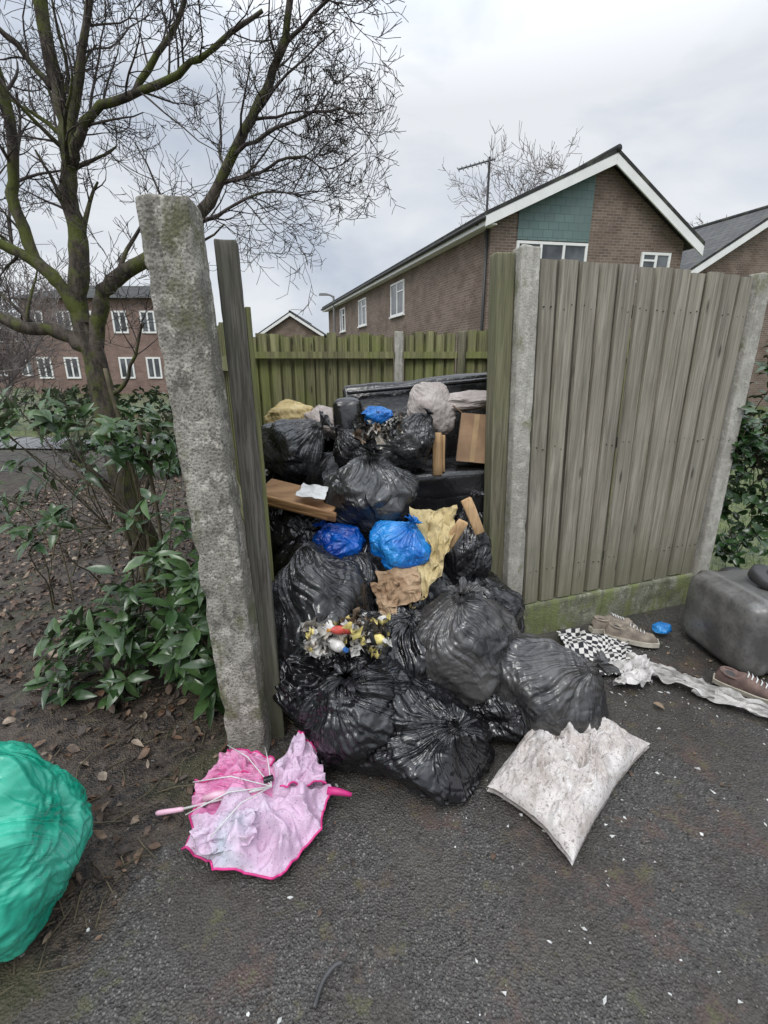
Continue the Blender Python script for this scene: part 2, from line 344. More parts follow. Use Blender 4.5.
# ---------------------------------------------------------------- bags
def bag(name,c,r,mat,tilt=(0,0),seed=0,neck=True,crump=1.,floor=.012,nu=220,nv=150,facet=.5,yaw=None,neckh=1.,lump=1.,wk=3.2):
    rs=np.random.RandomState(seed*13+7)
    th=np.linspace(.001,math.pi-(.13 if neck else .001),nv); ph=np.linspace(0,2*math.pi,nu,endpoint=False)
    TH,PH=np.meshgrid(th,ph,indexing='ij')
    d=np.stack([np.sin(TH)*np.cos(PH),np.sin(TH)*np.sin(PH),-np.cos(TH)],-1)
    n=rs.normal(size=(30,3)); n/=np.linalg.norm(n,axis=1)[:,None]; h=rs.uniform(.80,1.02,30)
    q=d@n.T; rr=np.where(q>.2,h/np.maximum(q,.2),6); k=26
    rr=-np.log(np.exp(-k*rr).sum(-1)+1e-12)/k
    R=(1-facet)*.95+facet*np.clip(rr,.6,1.15)
    so=seed*5.31
    R=R*(1+lump*(.18*perlin(d*1.5+so)+.06*perlin(d*3.2+so+3)))
    w=sst(-.3,.95,d[...,2])
    tw=PH+.5*perlin(d*1.2+so+8)+.3*(TH-1)
    def cyl(kx,kz,o): return np.stack([np.cos(tw)*kx+o,np.sin(tw)*kx+so,TH*kz],-1)
    wp=d+.25*np.stack([perlin(d*2+so+1),perlin(d*2+so+4),perlin(d*2+so+9)],-1)
    ws=np.clip(w*1.1+.18,0,1)
    R=R+crump*(.028*ws*rid(cyl(wk,.5,0))+.022*ws*rid(cyl(wk*2.2,.9,3))+.012*ws*rid(cyl(wk*4.6,1.6,6)))
    for kk in range(3):
        ax_=rs.normal(size=3); ax_/=np.linalg.norm(ax_); along=(wp@ax_)[...,None]*ax_
        q2=wp-along*.78
        msk=sst(-.1,.4,perlin(d*1.3+so+kk*11))
        R=R+crump*msk*(.022*rid(q2*3.4+so+kk)+.011*rid(q2*8+so+kk))
    R=R+crump*(.012*rid(wp*2.6+so)+.006*rid(wp*9+so))
    p=d*R[...,None]; wrv=cyl(wk*1.3,.75,0)
    if neck:
        t=sst(.25,1,d[...,2]); p[...,:2]*=(1-.30*t*t)[...,None]; p[...,2]+=.12*t**3
        top=p[-1]; cz=top[:,2].mean(); cxy=top[:,:2].mean(0); rows=[]
        prof=[(.13,.05),(.09,.09),(.07,.13),(.068,.16),(.09,.20),(.13,.25),(.18,.30),(.22,.34)]
        bx,by=rs.uniform(-.3,.3,2)
        for i,(a,b_) in enumerate(prof):
            wv=1+(.15+.09*i)*perlin(np.stack([np.cos(ph)*2.6+so,np.sin(ph)*2.6+so,np.full(nu,i*.22)],-1))*1.5
            s=(i/len(prof))**2
            rows.append(np.stack([cxy[0]+np.cos(ph)*a*wv+bx*s*.6,cxy[1]+np.sin(ph)*a*wv*.8+by*s*.6,cz+(b_+.05*s*perlin(np.stack([np.cos(ph)*4,np.sin(ph)*4+so,ph*0],-1)))*neckh],-1))
        p=np.concatenate([p,np.array(rows)],0); wrv=np.concatenate([wrv,np.repeat(wrv[-1:],len(prof),0)],0)
    V=p*np.array(r)
    e=Euler((math.radians(tilt[0]),math.radians(tilt[1]),0)).to_matrix()
    if r[0]==r[1]: e=e@Euler((0,0,rs.uniform(0,6.28) if yaw is None else yaw)).to_matrix()
    V=V@np.array(e).T+np.array(c)
    if floor is not None:
        z=V[...,2]; V[...,2]=np.where(z<floor+.03,floor+.03+np.maximum((z-floor-.03)*.25,-.03),z)
    return mk(name,V.reshape(-1,3),gridf(V.shape[0],nu,True),mat,vec=wrv.reshape(-1,3))
B='rubbish_bag'
bag(B,(-.10,1.60,.18),(.265,.24,.215),BLACK,(25,-10),1,True,1.5,neckh=.5)
bag(B,(.17,1.49,.125),(.255,.21,.145),BLACK,(30,35),2,True,1.4,neckh=.8)
bag(B,(.70,1.70,.185),(.285,.22,.185),GREYB,(20,40),3,True,.95,facet=.3,neckh=.8,lump=.7)
bag(B,(.345,1.83,.31),(.265,.235,.245),GREYB,(10,-5),4,True,.95,facet=.3,neckh=.7,lump=.7)
bag(B,(-.27,1.86,.40),(.235,.24,.34),BLACK2,(-10,-14),5,False,1.1,facet=.4)
bag(B,(-.33,1.78,.17),(.17,.2,.2),BLACK,(0,-20),6,False,1.4)
bag(B,(-.10,1.82,.30),(.18,.18,.18),BLACK2,(20,0),7,False,1.2)
bag(B,(.50,1.72,.12),(.18,.18,.13),BLACK,(0,0),8,False,1.3)
bag(B,(.12,1.84,.23),(.22,.22,.24),BLACK,(0,0),9,False,1.2)
bag(B,(-.07,2.34,.87),(.245,.22,.20),GREYC,(8,4),10,True,1.1,floor=None,facet=.4,neckh=.8)
bag('blue_carrier_bag',(.078,2.12,.675),(.165,.14,.120),BLUEB,(10,25),11,True,1.2,floor=None,lump=.7)
bag('blue_carrier_bag',(-.235,2.16,.665),(.145,.12,.11),BLUED,(10,-25),12,True,1.4,floor=None)
bag(B,(.37,2.2,.58),(.15,.15,.22),BLACK,(0,10),13,True,1.5,floor=None)
bag(B,(-.45,2.32,.70),(.19,.18,.17),BLACK,(0,-10),14,False,1.5,floor=None)
bag(B,(-.53,2.72,1.05),(.205,.2,.185),GREYC,(10,50),15,True,1.2,floor=None,facet=.4)
bag(B,(.02,2.62,1.09),(.22,.2,.17),GREYC,(10,10),16,False,1.6,floor=None)
bag(B,(.14,2.5,1.12),(.12,.12,.15),GREYC,(10,30),40,True,1.5,floor=None,neckh=.6)
bag(B,(-.16,2.52,1.06),(.10,.10,.14),BLACK,(10,-30),46,True,1.5,floor=None,neckh=.6)
for i,(c,r) in enumerate([((-.32,2.28,.42),.31),((.22,2.35,.36),.34),((0,2.25,.42),.28),((-.2,2.72,.72),.33),((.15,2.85,.5),.38),((-.62,2.85,.62),.30),((-.45,3.2,.85),.33),((.48,2.75,.45),.32),((-.65,3.4,.45),.45),((.1,3.4,.5),.45),((.7,3.4,.45),.42),((-.42,2.02,.28),.16),((.45,2.15,.28),.24),((-.15,2.1,.45),.2),((.08,2.05,.4),.17)]):
    bag(B,c,(r,r,r*1.02),(BLACK,BLACK2)[i%2],(0,0),20+i,False,1.2,nu=110,nv=80)
bag(B,(-.575,3.05,1.19),(.19,.16,.10),YELB,(0,0),41,False,1.2,floor=None)
bag(B,(-.33,2.95,1.17),(.15,.14,.09),BEIGEB,(0,20),42,False,1.2,floor=None)
# soft cushions slumped over the sofa seat
bag('cushion',(.265,2.67,1.28),(.125,.10,.155),BEIGEB,(-10,-28),48,False,1.1,floor=None,facet=.1,lump=.8)
bag('cushion',(.47,2.69,1.325),(.19,.11,.055),BEIGEB,(0,-6),49,False,1.2,floor=None,facet=.1,lump=.8)
bag('green_rubbish_bag',(-1.115,.955,.25),(.255,.25,.285),GREENB,(4,-22),45,True,1.35,facet=.3,nu=340,nv=240,lump=.8,wk=2.6)
# ---------------------------------------------------------------- sofa
m=NT('black_leather'); b=m.bump(m.noise(6,4),.5,.025); b=m.bump(m.vor(160),.2,.002,b)
LEA=m.out((.012,.012,.013),m.ramp(m.noise(8,4),[(.4,.10),(.6,.30)]),b,Specular_IOR_Level=.8)
group('leather_sofa',[
 box('backrest',(.32,3.06,1.10),(1.12,.20,.68),LEA,(-16,-5,2),.035,4,5,.022,5),
 box('arm',(-.19,2.86,1.02),(.16,.5,.60),LEA,(-8,-6,4),.045,4,4,.015,5),
 box('seat',(.42,2.72,.90),(.86,.42,.16),LEA,(4,-3,2),.035,4,5,.015,5),
 box('front_rail',(.40,2.56,.76),(.84,.08,.2),LEA,(4,-3,2),.02,3,3,.01,5),
 box('back_rim',(.32,2.985,1.405),(1.10,.03,.025),LEA,(-16,-5,2),.010,3)])
CARD=plain('cardboard',(.33,.21,.125),.85,.18,9,.25)
WHITEP=plain('white_plastic',(.62,.62,.6),.4,.12,10,.1)
TAPE=plain('tape',(.45,.3,.16),.3,.1)
def carton(name,c,s,rot,mat):
    R=Euler([math.radians(a) for a in rot]).to_matrix(); x,y,z=[k/2 for k in s]; t=.004
    mb=MB()
    def q(a,b_):
        lo=[min(i,j) for i,j in zip(a,b_)]; hi=[max(i,j) for i,j in zip(a,b_)]
        f=lambda X,Y,Z: tuple(R@Vector((X,Y,Z))+Vector(c))
        mb.hexa([f(lo[0],lo[1],lo[2]),f(hi[0],lo[1],lo[2]),f(hi[0],hi[1],lo[2]),f(lo[0],hi[1],lo[2])],[f(lo[0],lo[1],hi[2]),f(hi[0],lo[1],hi[2]),f(hi[0],hi[1],hi[2]),f(lo[0],hi[1],hi[2])])
    q((-x,-y,-z),(x,-y+t,z)); q((-x,y-t,-z),(x,y,z)); q((-x,-y+t,-z),(-x+t,y-t,z)); q((x-t,-y+t,-z),(x,y-t,z)); q((-x+t,-y+t,-z),(x-t,y-t,-z+t))
    o=mb.obj('walls',[mat])
    fl=MB()
    for sx in (-1,1):
        f=lambda X,Y,Z: tuple(R@Vector((X,Y,Z))+Vector(c))
        fl.hexa([f(sx*x,-y,z),f(sx*(x*1.6),-y,z+y*.5),f(sx*(x*1.6),y,z+y*.5),f(sx*x,y,z)],[f(sx*x,-y,z+t),f(sx*(x*1.6),-y,z+y*.5+t),f(sx*(x*1.6),y,z+y*.5+t),f(sx*x,y,z+t)])
    tp=box('tape',tuple(R@Vector((0,-y-.001,0))+Vector(c)),(s[0]*.16,.001,s[2]*.98),TAPE,rot)
    return group(name,[o,fl.obj('flaps',[mat]),tp])
carton('cardboard_box',(.50,2.62,1.13),(.17,.14,.26),(-6,4,-8),CARD)
def plank(name,c,s,rot,mat=PINE,seed=0):
    return box(name,c,s,mat,rot,.003,1,3,.004,12,var=random.random())
plank('timber_offcut',(.285,2.50,1.06),(.05,.03,.23),(0,-3,0)); plank('timber_offcut',(.32,2.52,1.06),(.016,.03,.2),(0,-2,0))
plank('timber_offcut',(.42,2.12,.83),(.05,.02,.18),(-10,-22,10)); plank('timber_offcut',(.325,2.07,.75),(.05,.02,.18),(10,28,0))
# ---------------------------------------------------------------- pillow builder (two sewn faces, puffed)
def puff(name,q,mat,h=.066,z0=.07,fold=1.,n=150,seed=0,floor=.012,pin=.10):
    q=np.array(q,float); u=np.linspace(-1,1,n); U,V=np.meshgrid(u,u,indexing='ij')
    wob=.05*perlin(np.stack([U*2+3+seed,V*2,U*0+8],-1))
    U2=U*(1-pin*(1-V*V)*np.abs(U))+wob*(1-.3*U*U); V2=V*(1-pin*(1-U*U)*np.abs(V))+.05*perlin(np.stack([U*2,V*2+5+seed,U*0+2],-1)); a=(U2+1)/2; b_=(V2+1)/2
    P=((1-a)*(1-b_))[...,None]*q[0]+(a*(1-b_))[...,None]*q[1]+(a*b_)[...,None]*q[2]+((1-a)*b_)[...,None]*q[3]
    t=((1-U**2)*(1-V**2))**.42
    A=np.stack([U*1.6+.3*perlin(np.stack([U*2,V*2,U*0],-1)),V*2.4,U*0+seed],-1)
    fo=t*(.056*perlin(A*1.1+2)+.036*rid(A*1.5+5)+.020*rid(A*3.2+1)+.008*rid(A*7))*fold
    zt=z0+h*t+fo; edge=1-t; zt=zt*(1-edge*.65)+edge*(.014+.012*np.clip(perlin(A*3+9),0,1))
    zb=np.minimum(np.maximum((z0-h*t)*.3,floor),zt-.001)
    T=np.concatenate([P,zt[...,None]],-1); Bt=np.concatenate([P,zb[...,None]],-1)
    Vv=np.concatenate([T.reshape(-1,3),Bt.reshape(-1,3)]); F=gridf(n,n); F2=F[:,::-1]+n*n
    return mk(name,Vv,np.concatenate([F,F2]),mat)
m=NT('orange_board'); OB=m.out(m.mix(m.ramp(m.noise(1,4,m.mp((3,3,60))),[(.4,0),(.6,1)]),(.24,.12,.05),(.42,.24,.11)),.6)
group('broken_drawer',[box('base',(-.425,2.24,.885),(.40,.22,.02),OB,(14,10,-14),.004,1),
  box('front',(-.415,2.135,.87),(.40,.018,.05),OB,(14,10,-14),.004,1)])
def cloth(name,q,mat,amp=.02,n=50,seed=0,fr=6,floor=None,uvs=1.,rag=.05):
    q=np.array(q,float); u=np.linspace(0,1,n); U,V=np.meshgrid(u,u,indexing='ij')
    Uw=U+rag*perlin(np.stack([U*3+seed,V*3,U*0],-1)); Vw=V+rag*perlin(np.stack([U*3,V*3+seed,U*0+5],-1))
    P=((1-Uw)*(1-Vw))[...,None]*q[0]+(Uw*(1-Vw))[...,None]*q[1]+(Uw*Vw)[...,None]*q[2]+((1-Uw)*Vw)[...,None]*q[3]
    a=np.stack([U*fr+seed*3.1,V*fr,U*0+seed],-1)
    hgt=amp*(.5*rid(a*.5)+.5*perlin(a)+.35*rid(a*1.2+3)+.12*perlin(a*3))
    nn=np.cross(q[1]-q[0],q[3]-q[0]); nn/=np.linalg.norm(nn); nn=nn if nn[2]>0 else -nn
    P=P+nn*hgt[...,None]
    P[...,:2]+=amp*.5*np.stack([perlin(a+7),perlin(a+11)],-1)
    if floor is not None: P[...,2]=np.maximum(P[...,2],floor+.003*perlin(P*30))
    wr=np.stack([U*4,V*1.5,U*0+seed],-1)
    return mk(name,P.reshape(-1,3),gridf(n,n),mat,uv=np.stack([U,V],-1).reshape(-1,2)*uvs,vec=wr.reshape(-1,3))
cloth('paper_sheet',[(-.42,2.15,.92),(-.28,2.12,.91),(-.27,2.24,.94),(-.40,2.28,.95)],WHITEP,.010,30,2,3)
cloth('yellow_cloth',[(.13,2.22,.84),(.34,2.16,.84),(.26,1.98,.58),(.12,1.90,.44)],YELB,.035,70,5,4)
cloth('yellow_cloth',[(.20,2.14,.84),(.35,2.2,.86),(.30,2.02,.70),(.22,2.0,.60)],YELB,.03,50,9,4)
cloth('brown_paper_bag',[(-.04,2.00,.60),(.16,2.02,.61),(.17,1.90,.50),(.0,1.88,.47)],CARDC,.03,60,15,4)
cloth('brown_paper_bag',[(-.06,1.96,.56),(.07,1.95,.57),(.06,1.86,.45),(-.01,1.86,.44)],CARDC,.03,60,18,4)
cols=[(.60,.58,.55),(.42,.06,.045),(.62,.28,.06),(.60,.50,.18),(.40,.36,.30),(.10,.18,.11),(.46,.44,.40),(.22,.155,.105),(.03,.13,.38),(.02,.02,.02),(.06,.055,.05)]
LM=[plain('litter_%d'%i,c,.4,.3,30,.3) for i,c in enumerate(cols)]
def litter(name,c,ext,n,seed,pool,sz=(.015,.045)):
    rs=np.random.RandomState(seed); mb=MB()
    for i in range(n):
        p=np.array(c)+rs.uniform(-1,1,3)*np.array(ext)*.5
        s=rs.uniform(*sz); e=np.array(Euler(rs.uniform(0,6.28,3)).to_matrix()); k=7
        u=np.linspace(-1,1,k); U,V=np.meshgrid(u,u,indexing='ij'); asp=rs.uniform(.35,1)
        G=np.stack([U*s,V*s*asp,s*1.1*perlin(np.stack([U*1.7+i,V*1.7,U*0+seed],-1))+s*.3*U*U*rs.uniform(-1,1)],-1)
        G=G.reshape(-1,3)@e.T+p
        mb.add(G,gridf(k,k).tolist(),int(rs.choice(pool)))
    return mb.obj(name,LM,True)
litter('household_litter',(-.15,1.655,.49),(.31,.16,.09),150,1,[0,0,0,0,6,6,6,4,4,7,7,3,3,9,10],(.016,.052))
litter('household_litter',(-.02,2.50,1.20),(.24,.14,.12),130,2,[9,9,9,9,10,10,10,0,6,4,7,7],(.012,.045))
def bottle(name,c,rot,h,r,mat,cap):
    R=Euler([math.radians(a) for a in rot]).to_matrix(); prof=[(0,0),(.9,0),(1,.04),(1,.3),(.93,.34),(1,.38),(1,.62),(.75,.75),(.35,.85),(.32,.9)]
    n=20; V=[]
    for a,z in prof:
        for j in range(n):
            t=2*math.pi*j/n; V.append(R@Vector((a*r*math.cos(t),a*r*math.sin(t),z*h))+Vector(c))
    body=mk('body',V,gridf(len(prof),n,True),mat)
    mb=MB(); tube(mb,[R@Vector((0,0,.89*h))+Vector(c),R@Vector((0,0,h))+Vector(c)],r*.42,14)
    return group(name,[body,mb.obj('cap',[cap])])
bottle('plastic_bottle',(-.13,1.61,.53),(75,0,-60),.10,.017,LM[1],LM[2])
bottle('plastic_bottle',(-.05,1.62,.49),(70,20,30),.10,.020,LM[3],LM[0])
bottle('plastic_bottle',(-.22,1.61,.48),(80,0,40),.13,.022,LM[0],LM[8])
bag('blue_carrier_bag',(-.035,2.5,1.26),(.085,.06,.05),BLUEB,(0,0),50,False,1.6,floor=None,nu=90,nv=60)
cloth('torn_bag_flap',[(-.36,1.66,.47),(-.02,1.62,.40),(0.02,1.50,.28),(-.36,1.53,.30)],BLACK,.06,80,4,6)
cloth('torn_bag_flap',[(-.33,1.76,.58),(-.02,1.76,.52),(0.0,1.68,.49),(-.30,1.70,.52)],BLACK2,.05,60,7,5)
# ---------------------------------------------------------------- pillow on the ground
m=NT('dirty_white_cotton')
c=m.mix(m.ramp(m.noise(5,5,None,.65),[(.42,0),(.6,1)]),(.60,.565,.54),(.45,.405,.375))
c=m.mix(m.ramp(m.noise(70,3,None,.7),[(.57,0),(.65,.75)]),c,(.17,.14,.125))
c=m.mix(m.ramp(m.noise(170,2,None,.7),[(.61,0),(.67,.7)]),c,(.09,.075,.07))
c=m.mix(m.ramp(m.noise(9,5,None,.78),[(.54,0),(.64,.55)]),c,(.29,.235,.20))
PIL=m.out(c,.9,m.bump(m.noise(14,4),.8,.016,m.bump(m.noise(260,2),.3,.002)))
puff('pillow',[(.375,1.345),(.585,1.075),(1.085,1.555),(.82,1.92)],PIL)
# ---------------------------------------------------------------- umbrella
def fab(name,c1,c2,c3):
    m=NT(name); c=m.mix(m.ramp(m.noise(4,4,None,.6),[(.44,0),(.58,1)]),c1,c2)
    c=m.mix(m.ramp(m.noise(3.2,4),[(.55,0),(.64,.7)]),c,c3)
    c=m.mix(m.ramp(m.noise(60,4,None,.72),[(.57,0),(.67,.65)]),c,(.28,.23,.25))
    c=m.mix(m.ramp(m.noise(160,2,None,.7),[(.62,0),(.68,.8)]),c,(.12,.10,.10))
    return m.out(c,.55,m.bump(m.noise(16,4),.9,.012))
LIL=fab('lilac_nylon',(.56,.39,.52),(.58,.47,.58),(.36,.43,.47)); PNK=fab('pink_nylon',(.56,.15,.33),(.62,.30,.46),(.55,.10,.26))
MAG=plain('magenta_trim',(.55,.03,.19),.5,.15)
hub=np.array((-.385,1.265,.085))
rim=[(-.180,1.31,.05),(-.205,1.17,.035),(-.31,1.03,.018),(-.52,1.05,.018),(-.645,1.125,.02),(-.655,1.21,.045),(-.69,1.325,.03),(-.60,1.475,.06),(-.40,1.43,.04),(-.322,1.49,.13),(-.235,1.40,.07),(-.180,1.31,.05)]
tgt=[0,0,0,0,0,1,1,1,0,0,0]
parts=[];tr=MB()
for i in range(len(rim)-1):
    A=np.array(rim[i]);Bq=np.array(rim[i+1]); ap=hub
    k=44; s=np.linspace(0,1,k); SS,TT=np.meshgrid(s,s,indexing='ij')
    rimp=A*(1-TT[...,None])+Bq*TT[...,None]; cen=(A+Bq)/2
    rimp=rimp+(ap-cen)*(.07*np.sin(math.pi*TT))[...,None]
    G=ap*(1-SS[...,None])+rimp*SS[...,None]
    env=np.sin(math.pi*np.clip(TT,0,1))
    NP=np.stack([G[...,0]*9,G[...,1]*9,SS*0+3],-1); e2=np.clip(SS*(1.1-SS)*3.6,0,1)
    G[...,2]+=.012*np.sin(math.pi*SS)-.02*env*SS+e2*(.045*rid(NP*.7)+.028*perlin(NP*1.5)+.016*rid(NP*2.7))+.003*perlin(NP*6)
    G[...,0]+=e2*.022*perlin(NP*1.4+7); G[...,1]+=e2*.022*perlin(NP*1.4+17)
    rz=SS**3*.02*perlin(np.stack([G[...,0]*22,G[...,1]*22,SS*0],-1)); G[...,2]+=rz
    G[...,2]=np.maximum(G[...,2],.012)
    parts.append(mk('canopy_panel_%d'%i,G.reshape(-1,3),gridf(k,k),PNK if tgt[i] else LIL))
    tube(tr,[Vector(G[-1,j])+Vector((0,0,.002)) for j in range(k)],.0036,6)
for j,(qq,mt) in enumerate((([(-.68,1.34,.05),(-.40,1.30,.09),(-.42,1.42,.10),(-.60,1.46,.09)],PNK),([(-.66,1.25,.05),(-.42,1.27,.09),(-.44,1.35,.11),(-.67,1.33,.07)],PNK),([(-.36,1.27,.12),(-.2,1.30,.10),(-.25,1.42,.12),(-.33,1.47,.17)],LIL),([(-.62,1.16,.05),(-.42,1.20,.11),(-.40,1.10,.09),(-.56,1.08,.04)],LIL))):
    o=cloth('fold_%d'%j,qq,mt,.035,50,30+j,4,.02); parts.append(o)
    v=[x.co.copy() for x in o.data.vertices]; n_=50
    if j<3:
        for edge in ([v[i_*n_+n_-1] for i_ in range(n_)],[v[i_*n_] for i_ in range(n_)] if j==2 else [v[(n_-1)*n_+i_] for i_ in range(n_)]): tube(tr,edge,.0033,6)
tube(tr,[(-.20,1.30,.075),(-.155,1.297,.07),(-.115,1.295,.06)],[.014,.012,.007],10)
parts.append(tr.obj('trim',[MAG],True))
sh=MB(); hb_=hub+np.array((0,0,.045)); tube(sh,[(-.70,1.25,.045),tuple(hb_)],.004,8)
for e in ((-.66,1.20,.08),(-.68,1.32,.09),(-.60,1.46,.12),(-.45,1.44,.13),(-.55,1.12,.08)):
    e=np.array(e); mdl=(hb_+e)/2+np.array((0,0,.035)); tube(sh,[tuple(hb_),tuple(mdl),tuple(e)],.0022,5)
parts.append(sh.obj('shaft_and_ribs',[WHITEP],True))
hd=MB(); tube(hd,[(-.785,1.244,.035),(-.775,1.2445,.036),(-.70,1.25,.045),(-.69,1.25,.046)],[.006,.009,.008,.006],14)
tube(hd,[(-.62,1.258,.085),(-.58,1.262,.095),(-.54,1.264,.10)],[.010,.013,.012],14)
parts.append(hd.obj('handle',[plain('pink_plastic',(.70,.42,.52),.35,.1)],True))
parts.append(box('runner',(-.40,1.285,.14),(.035,.018,.018),BLACK,(0,0,20),.004))
group('broken_umbrella',parts)
# ---------------------------------------------------------------- wheelie bin lying on its side
m=NT('dusty_bin_plastic'); c=m.mix(m.ramp(m.noise(4,5,None,.65),[(.42,0),(.6,1)]),(.085,.082,.079),(.18,.175,.165)); c=m.mix(m.ramp(m.noise(60,3),[(.55,0),(.65,.4)]),c,(.05,.05,.05))
BINM=m.out(c,.32,m.bump(m.noise(50,2),.12,.002))
BH=.185; BO=Vector((1.745,2.22,BH+.03)); BA=math.radians(6)
def binbody():
    V=[]; prof=[(0,.0),(0,.74),(.005,.85),(.018,.92),(.04,.965),(.07,.985),(.075,1.045),(.115,1.045),(.12,1.0),(.33,1.02),(.335,.985),(.36,.985),(.365,1.03),(.5,1.06),(.86,1.12),(.87,1.2),(.93,1.2),(.94,1.13),(.95,1.13),(.95,1.02),(.5,.98)]
    n=120; o=BO; ang=BA
    for xx,s in prof:
        for j in range(n):
            t=2*math.pi*j/n; ct,st=math.cos(t),math.sin(t); e=.30
            y=.24*s*math.copysign(abs(ct)**e,ct); z=(BH+.015)*s*math.copysign(abs(st)**e,st)
            V.append((o.x+xx*math.cos(ang)-y*math.sin(ang),o.y+y*math.cos(ang)+xx*math.sin(ang),max(.012,o.z+z)))
    V=np.array(V); V[:,2]+=.004*perlin(V*4)
    return mk('body',V,gridf(len(prof),n,True),BINM)
bparts=[binbody()]
wh=MB(); RUB=plain('tyre_rubber_and_shoe_shade',(.04,.04,.04),.5)
for c_,ax_ in (((2.02,2.24,.45),Vector((.12,-.25,1))),((2.02,2.50,.30),Vector((.1,1,.1)))):
    p=Vector(c_); a_=ax_.normalized()
    tube(wh,[p-a_*.028,p-a_*.022,p+a_*.022,p+a_*.028],[.085,.1,.1,.085],32)
    tube(wh,[p-a_*.036,p+a_*.036],.035,16)
bparts.append(wh.obj('wheels',[RUB],True))
hb=MB(); tube(hb,[(2.62,2.10,.42),(2.68,2.12,.47),(2.66,2.5,.47),(2.60,2.5,.42)],.016,10); bparts.append(hb.obj('handle',[BINM],True))
bparts.append(box('lid',(2.73,2.36,.24),(.04,.56,.44),BINM,(0,12,6),.018,3))
group('wheelie_bin',bparts)
# ---------------------------------------------------------------- clothes, shoes
m=NT('checked_cloth'); ck=m.n('ShaderNodeTexChecker',{'Vector':m.n('ShaderNodeTexCoord').outputs['UV'],'Color1':(.62,.60,.57,1),'Color2':(.02,.02,.025,1),'Scale':16.}).outputs[0]
CHK=m.out(m.mix(m.ramp(m.noise(20,4),[(.52,0),(.65,.3)]),ck,(.2,.18,.16)),.9,m.bump(m.noise(60,3),.3,.003))
CWH=plain('grubby_white_cloth',(.54,.52,.50),.9,.25,14,.5); CGR=plain('grubby_grey_cloth',(.40,.385,.365),.9,.3,14,.5)
cloth('checked_scarf',[(.92,2.02,.03),(1.24,2.02,.03),(1.38,2.30,.03),(1.01,2.42,.05)],CHK,.04,90,3,4,.018)
cloth('white_cloth',[(1.10,1.90,.03),(1.30,1.94,.03),(1.36,2.12,.05),(1.18,2.06,.05)],CWH,.05,80,6,5,.018,rag=.15)
cloth('grey_cloth',[(1.22,2.08,.03),(1.32,2.15,.04),(1.60,1.90,.03),(1.53,1.84,.02)],CGR,.04,80,8,5,.018,rag=.12)
cloth('grey_cloth',[(1.46,1.88,.02),(1.54,1.93,.03),(1.83,1.70,.03),(1.78,1.63,.02)],CGR,.035,80,12,5,.018,rag=.1)
def shoe(name,c,yaw,up,sole,roll=0,L=.27):
    R=(Euler((0,0,math.radians(yaw)))).to_matrix()@Euler((math.radians(roll),0,0)).to_matrix()
    n=30; V=[]; k=20
    for i in range(n):
        t=i/(n-1); x=(t-.5)*L; w=.042*(math.sin(math.pi*min(1,max(0,.03+.94*t)))**.35)*(.82+.28*float(sst(.3,.8,t)))
        h=.085-.045*float(sst(.3,.8,t)); h*=float(sst(-.05,.08,t)*sst(1.03,.88,t))+.02
        for j in range(k):
            a=math.pi*j/(k-1); open_=1-.5*math.exp(-((t-.22)/.14)**2)*(math.sin(a)**3)
            V.append(R@Vector((x,w*math.cos(a),.022+h*math.sin(a)**.7*open_))+Vector(c))
    o=mk('upper',V,gridf(n,k),up)
    S2=MB(); pts=[]
    for s in (1,-1):
        for i in (range(n) if s==1 else range(n-1,-1,-1)):
            t=i/(n-1); w=.048*(math.sin(math.pi*min(1,max(0,.04+.92*t)))**.35)*(.82+.28*float(sst(.3,.8,t)))
            pts.append(((t-.5)*L*1.04,s*w))
    m_=len(pts); V2=[R@Vector((x,y,.0))+Vector(c) for x,y in pts]+[R@Vector((x,y,.026))+Vector(c) for x,y in pts]
    S2.add(V2,[tuple(range(m_))[::-1],tuple(range(m_,2*m_))]+[(i,(i+1)%m_,m_+(i+1)%m_,m_+i) for i in range(m_)])
    so=S2.obj('sole',[sole])
    lc=MB()
    for t in (.44,.50,.57,.64,.71):
        x=(t-.5)*L; zz=.03+(.085-.045*float(sst(.3,.8,t)))
        tube(lc,[R@Vector((x,-.02,zz-.006))+Vector(c),R@Vector((x+.004,0,zz+.001))+Vector(c),R@Vector((x,.02,zz-.006))+Vector(c)],.003,5)
    cl=MB(); ring=[]
    for j in range(17):
        a=2*math.pi*j/16; ring.append(R@Vector(((.22-.5)*L+.045*math.cos(a),.027*math.sin(a),.088-.018*(math.cos(a)*.5+.5)))+Vector(c))
    tube(cl,ring,.006,6,cap=False); cl.add([x-Vector((0,0,.004)) for x in ring[:16]],[tuple(range(16))],1)  # dark disc paints the shade inside the shoe opening
    return group(name,[o,so,lc.obj('laces',[WHITEP],True),cl.obj('collar_and_opening_shade',[up,RUB],True)])
TAN=plain('tan_suede',(.24,.20,.16),.9,.3,20,.4); DRK=plain('brown_canvas',(.15,.10,.085),.85,.3,20,.4); CRM=plain('cream_rubber',(.5,.46,.38),.6,.2)
shoe('trainer',(1.40,2.34,.02),-20,TAN,CRM); shoe('trainer',(1.35,2.46,.02),10,TAN,CRM)
shoe('trainer',(1.74,1.90,.025),-38,DRK,CRM,15)
bag('blue_carrier_bag',(1.62,2.42,.045),(.05,.04,.04),BLUEB,(0,0),60,False,2,nu=60,nv=40)
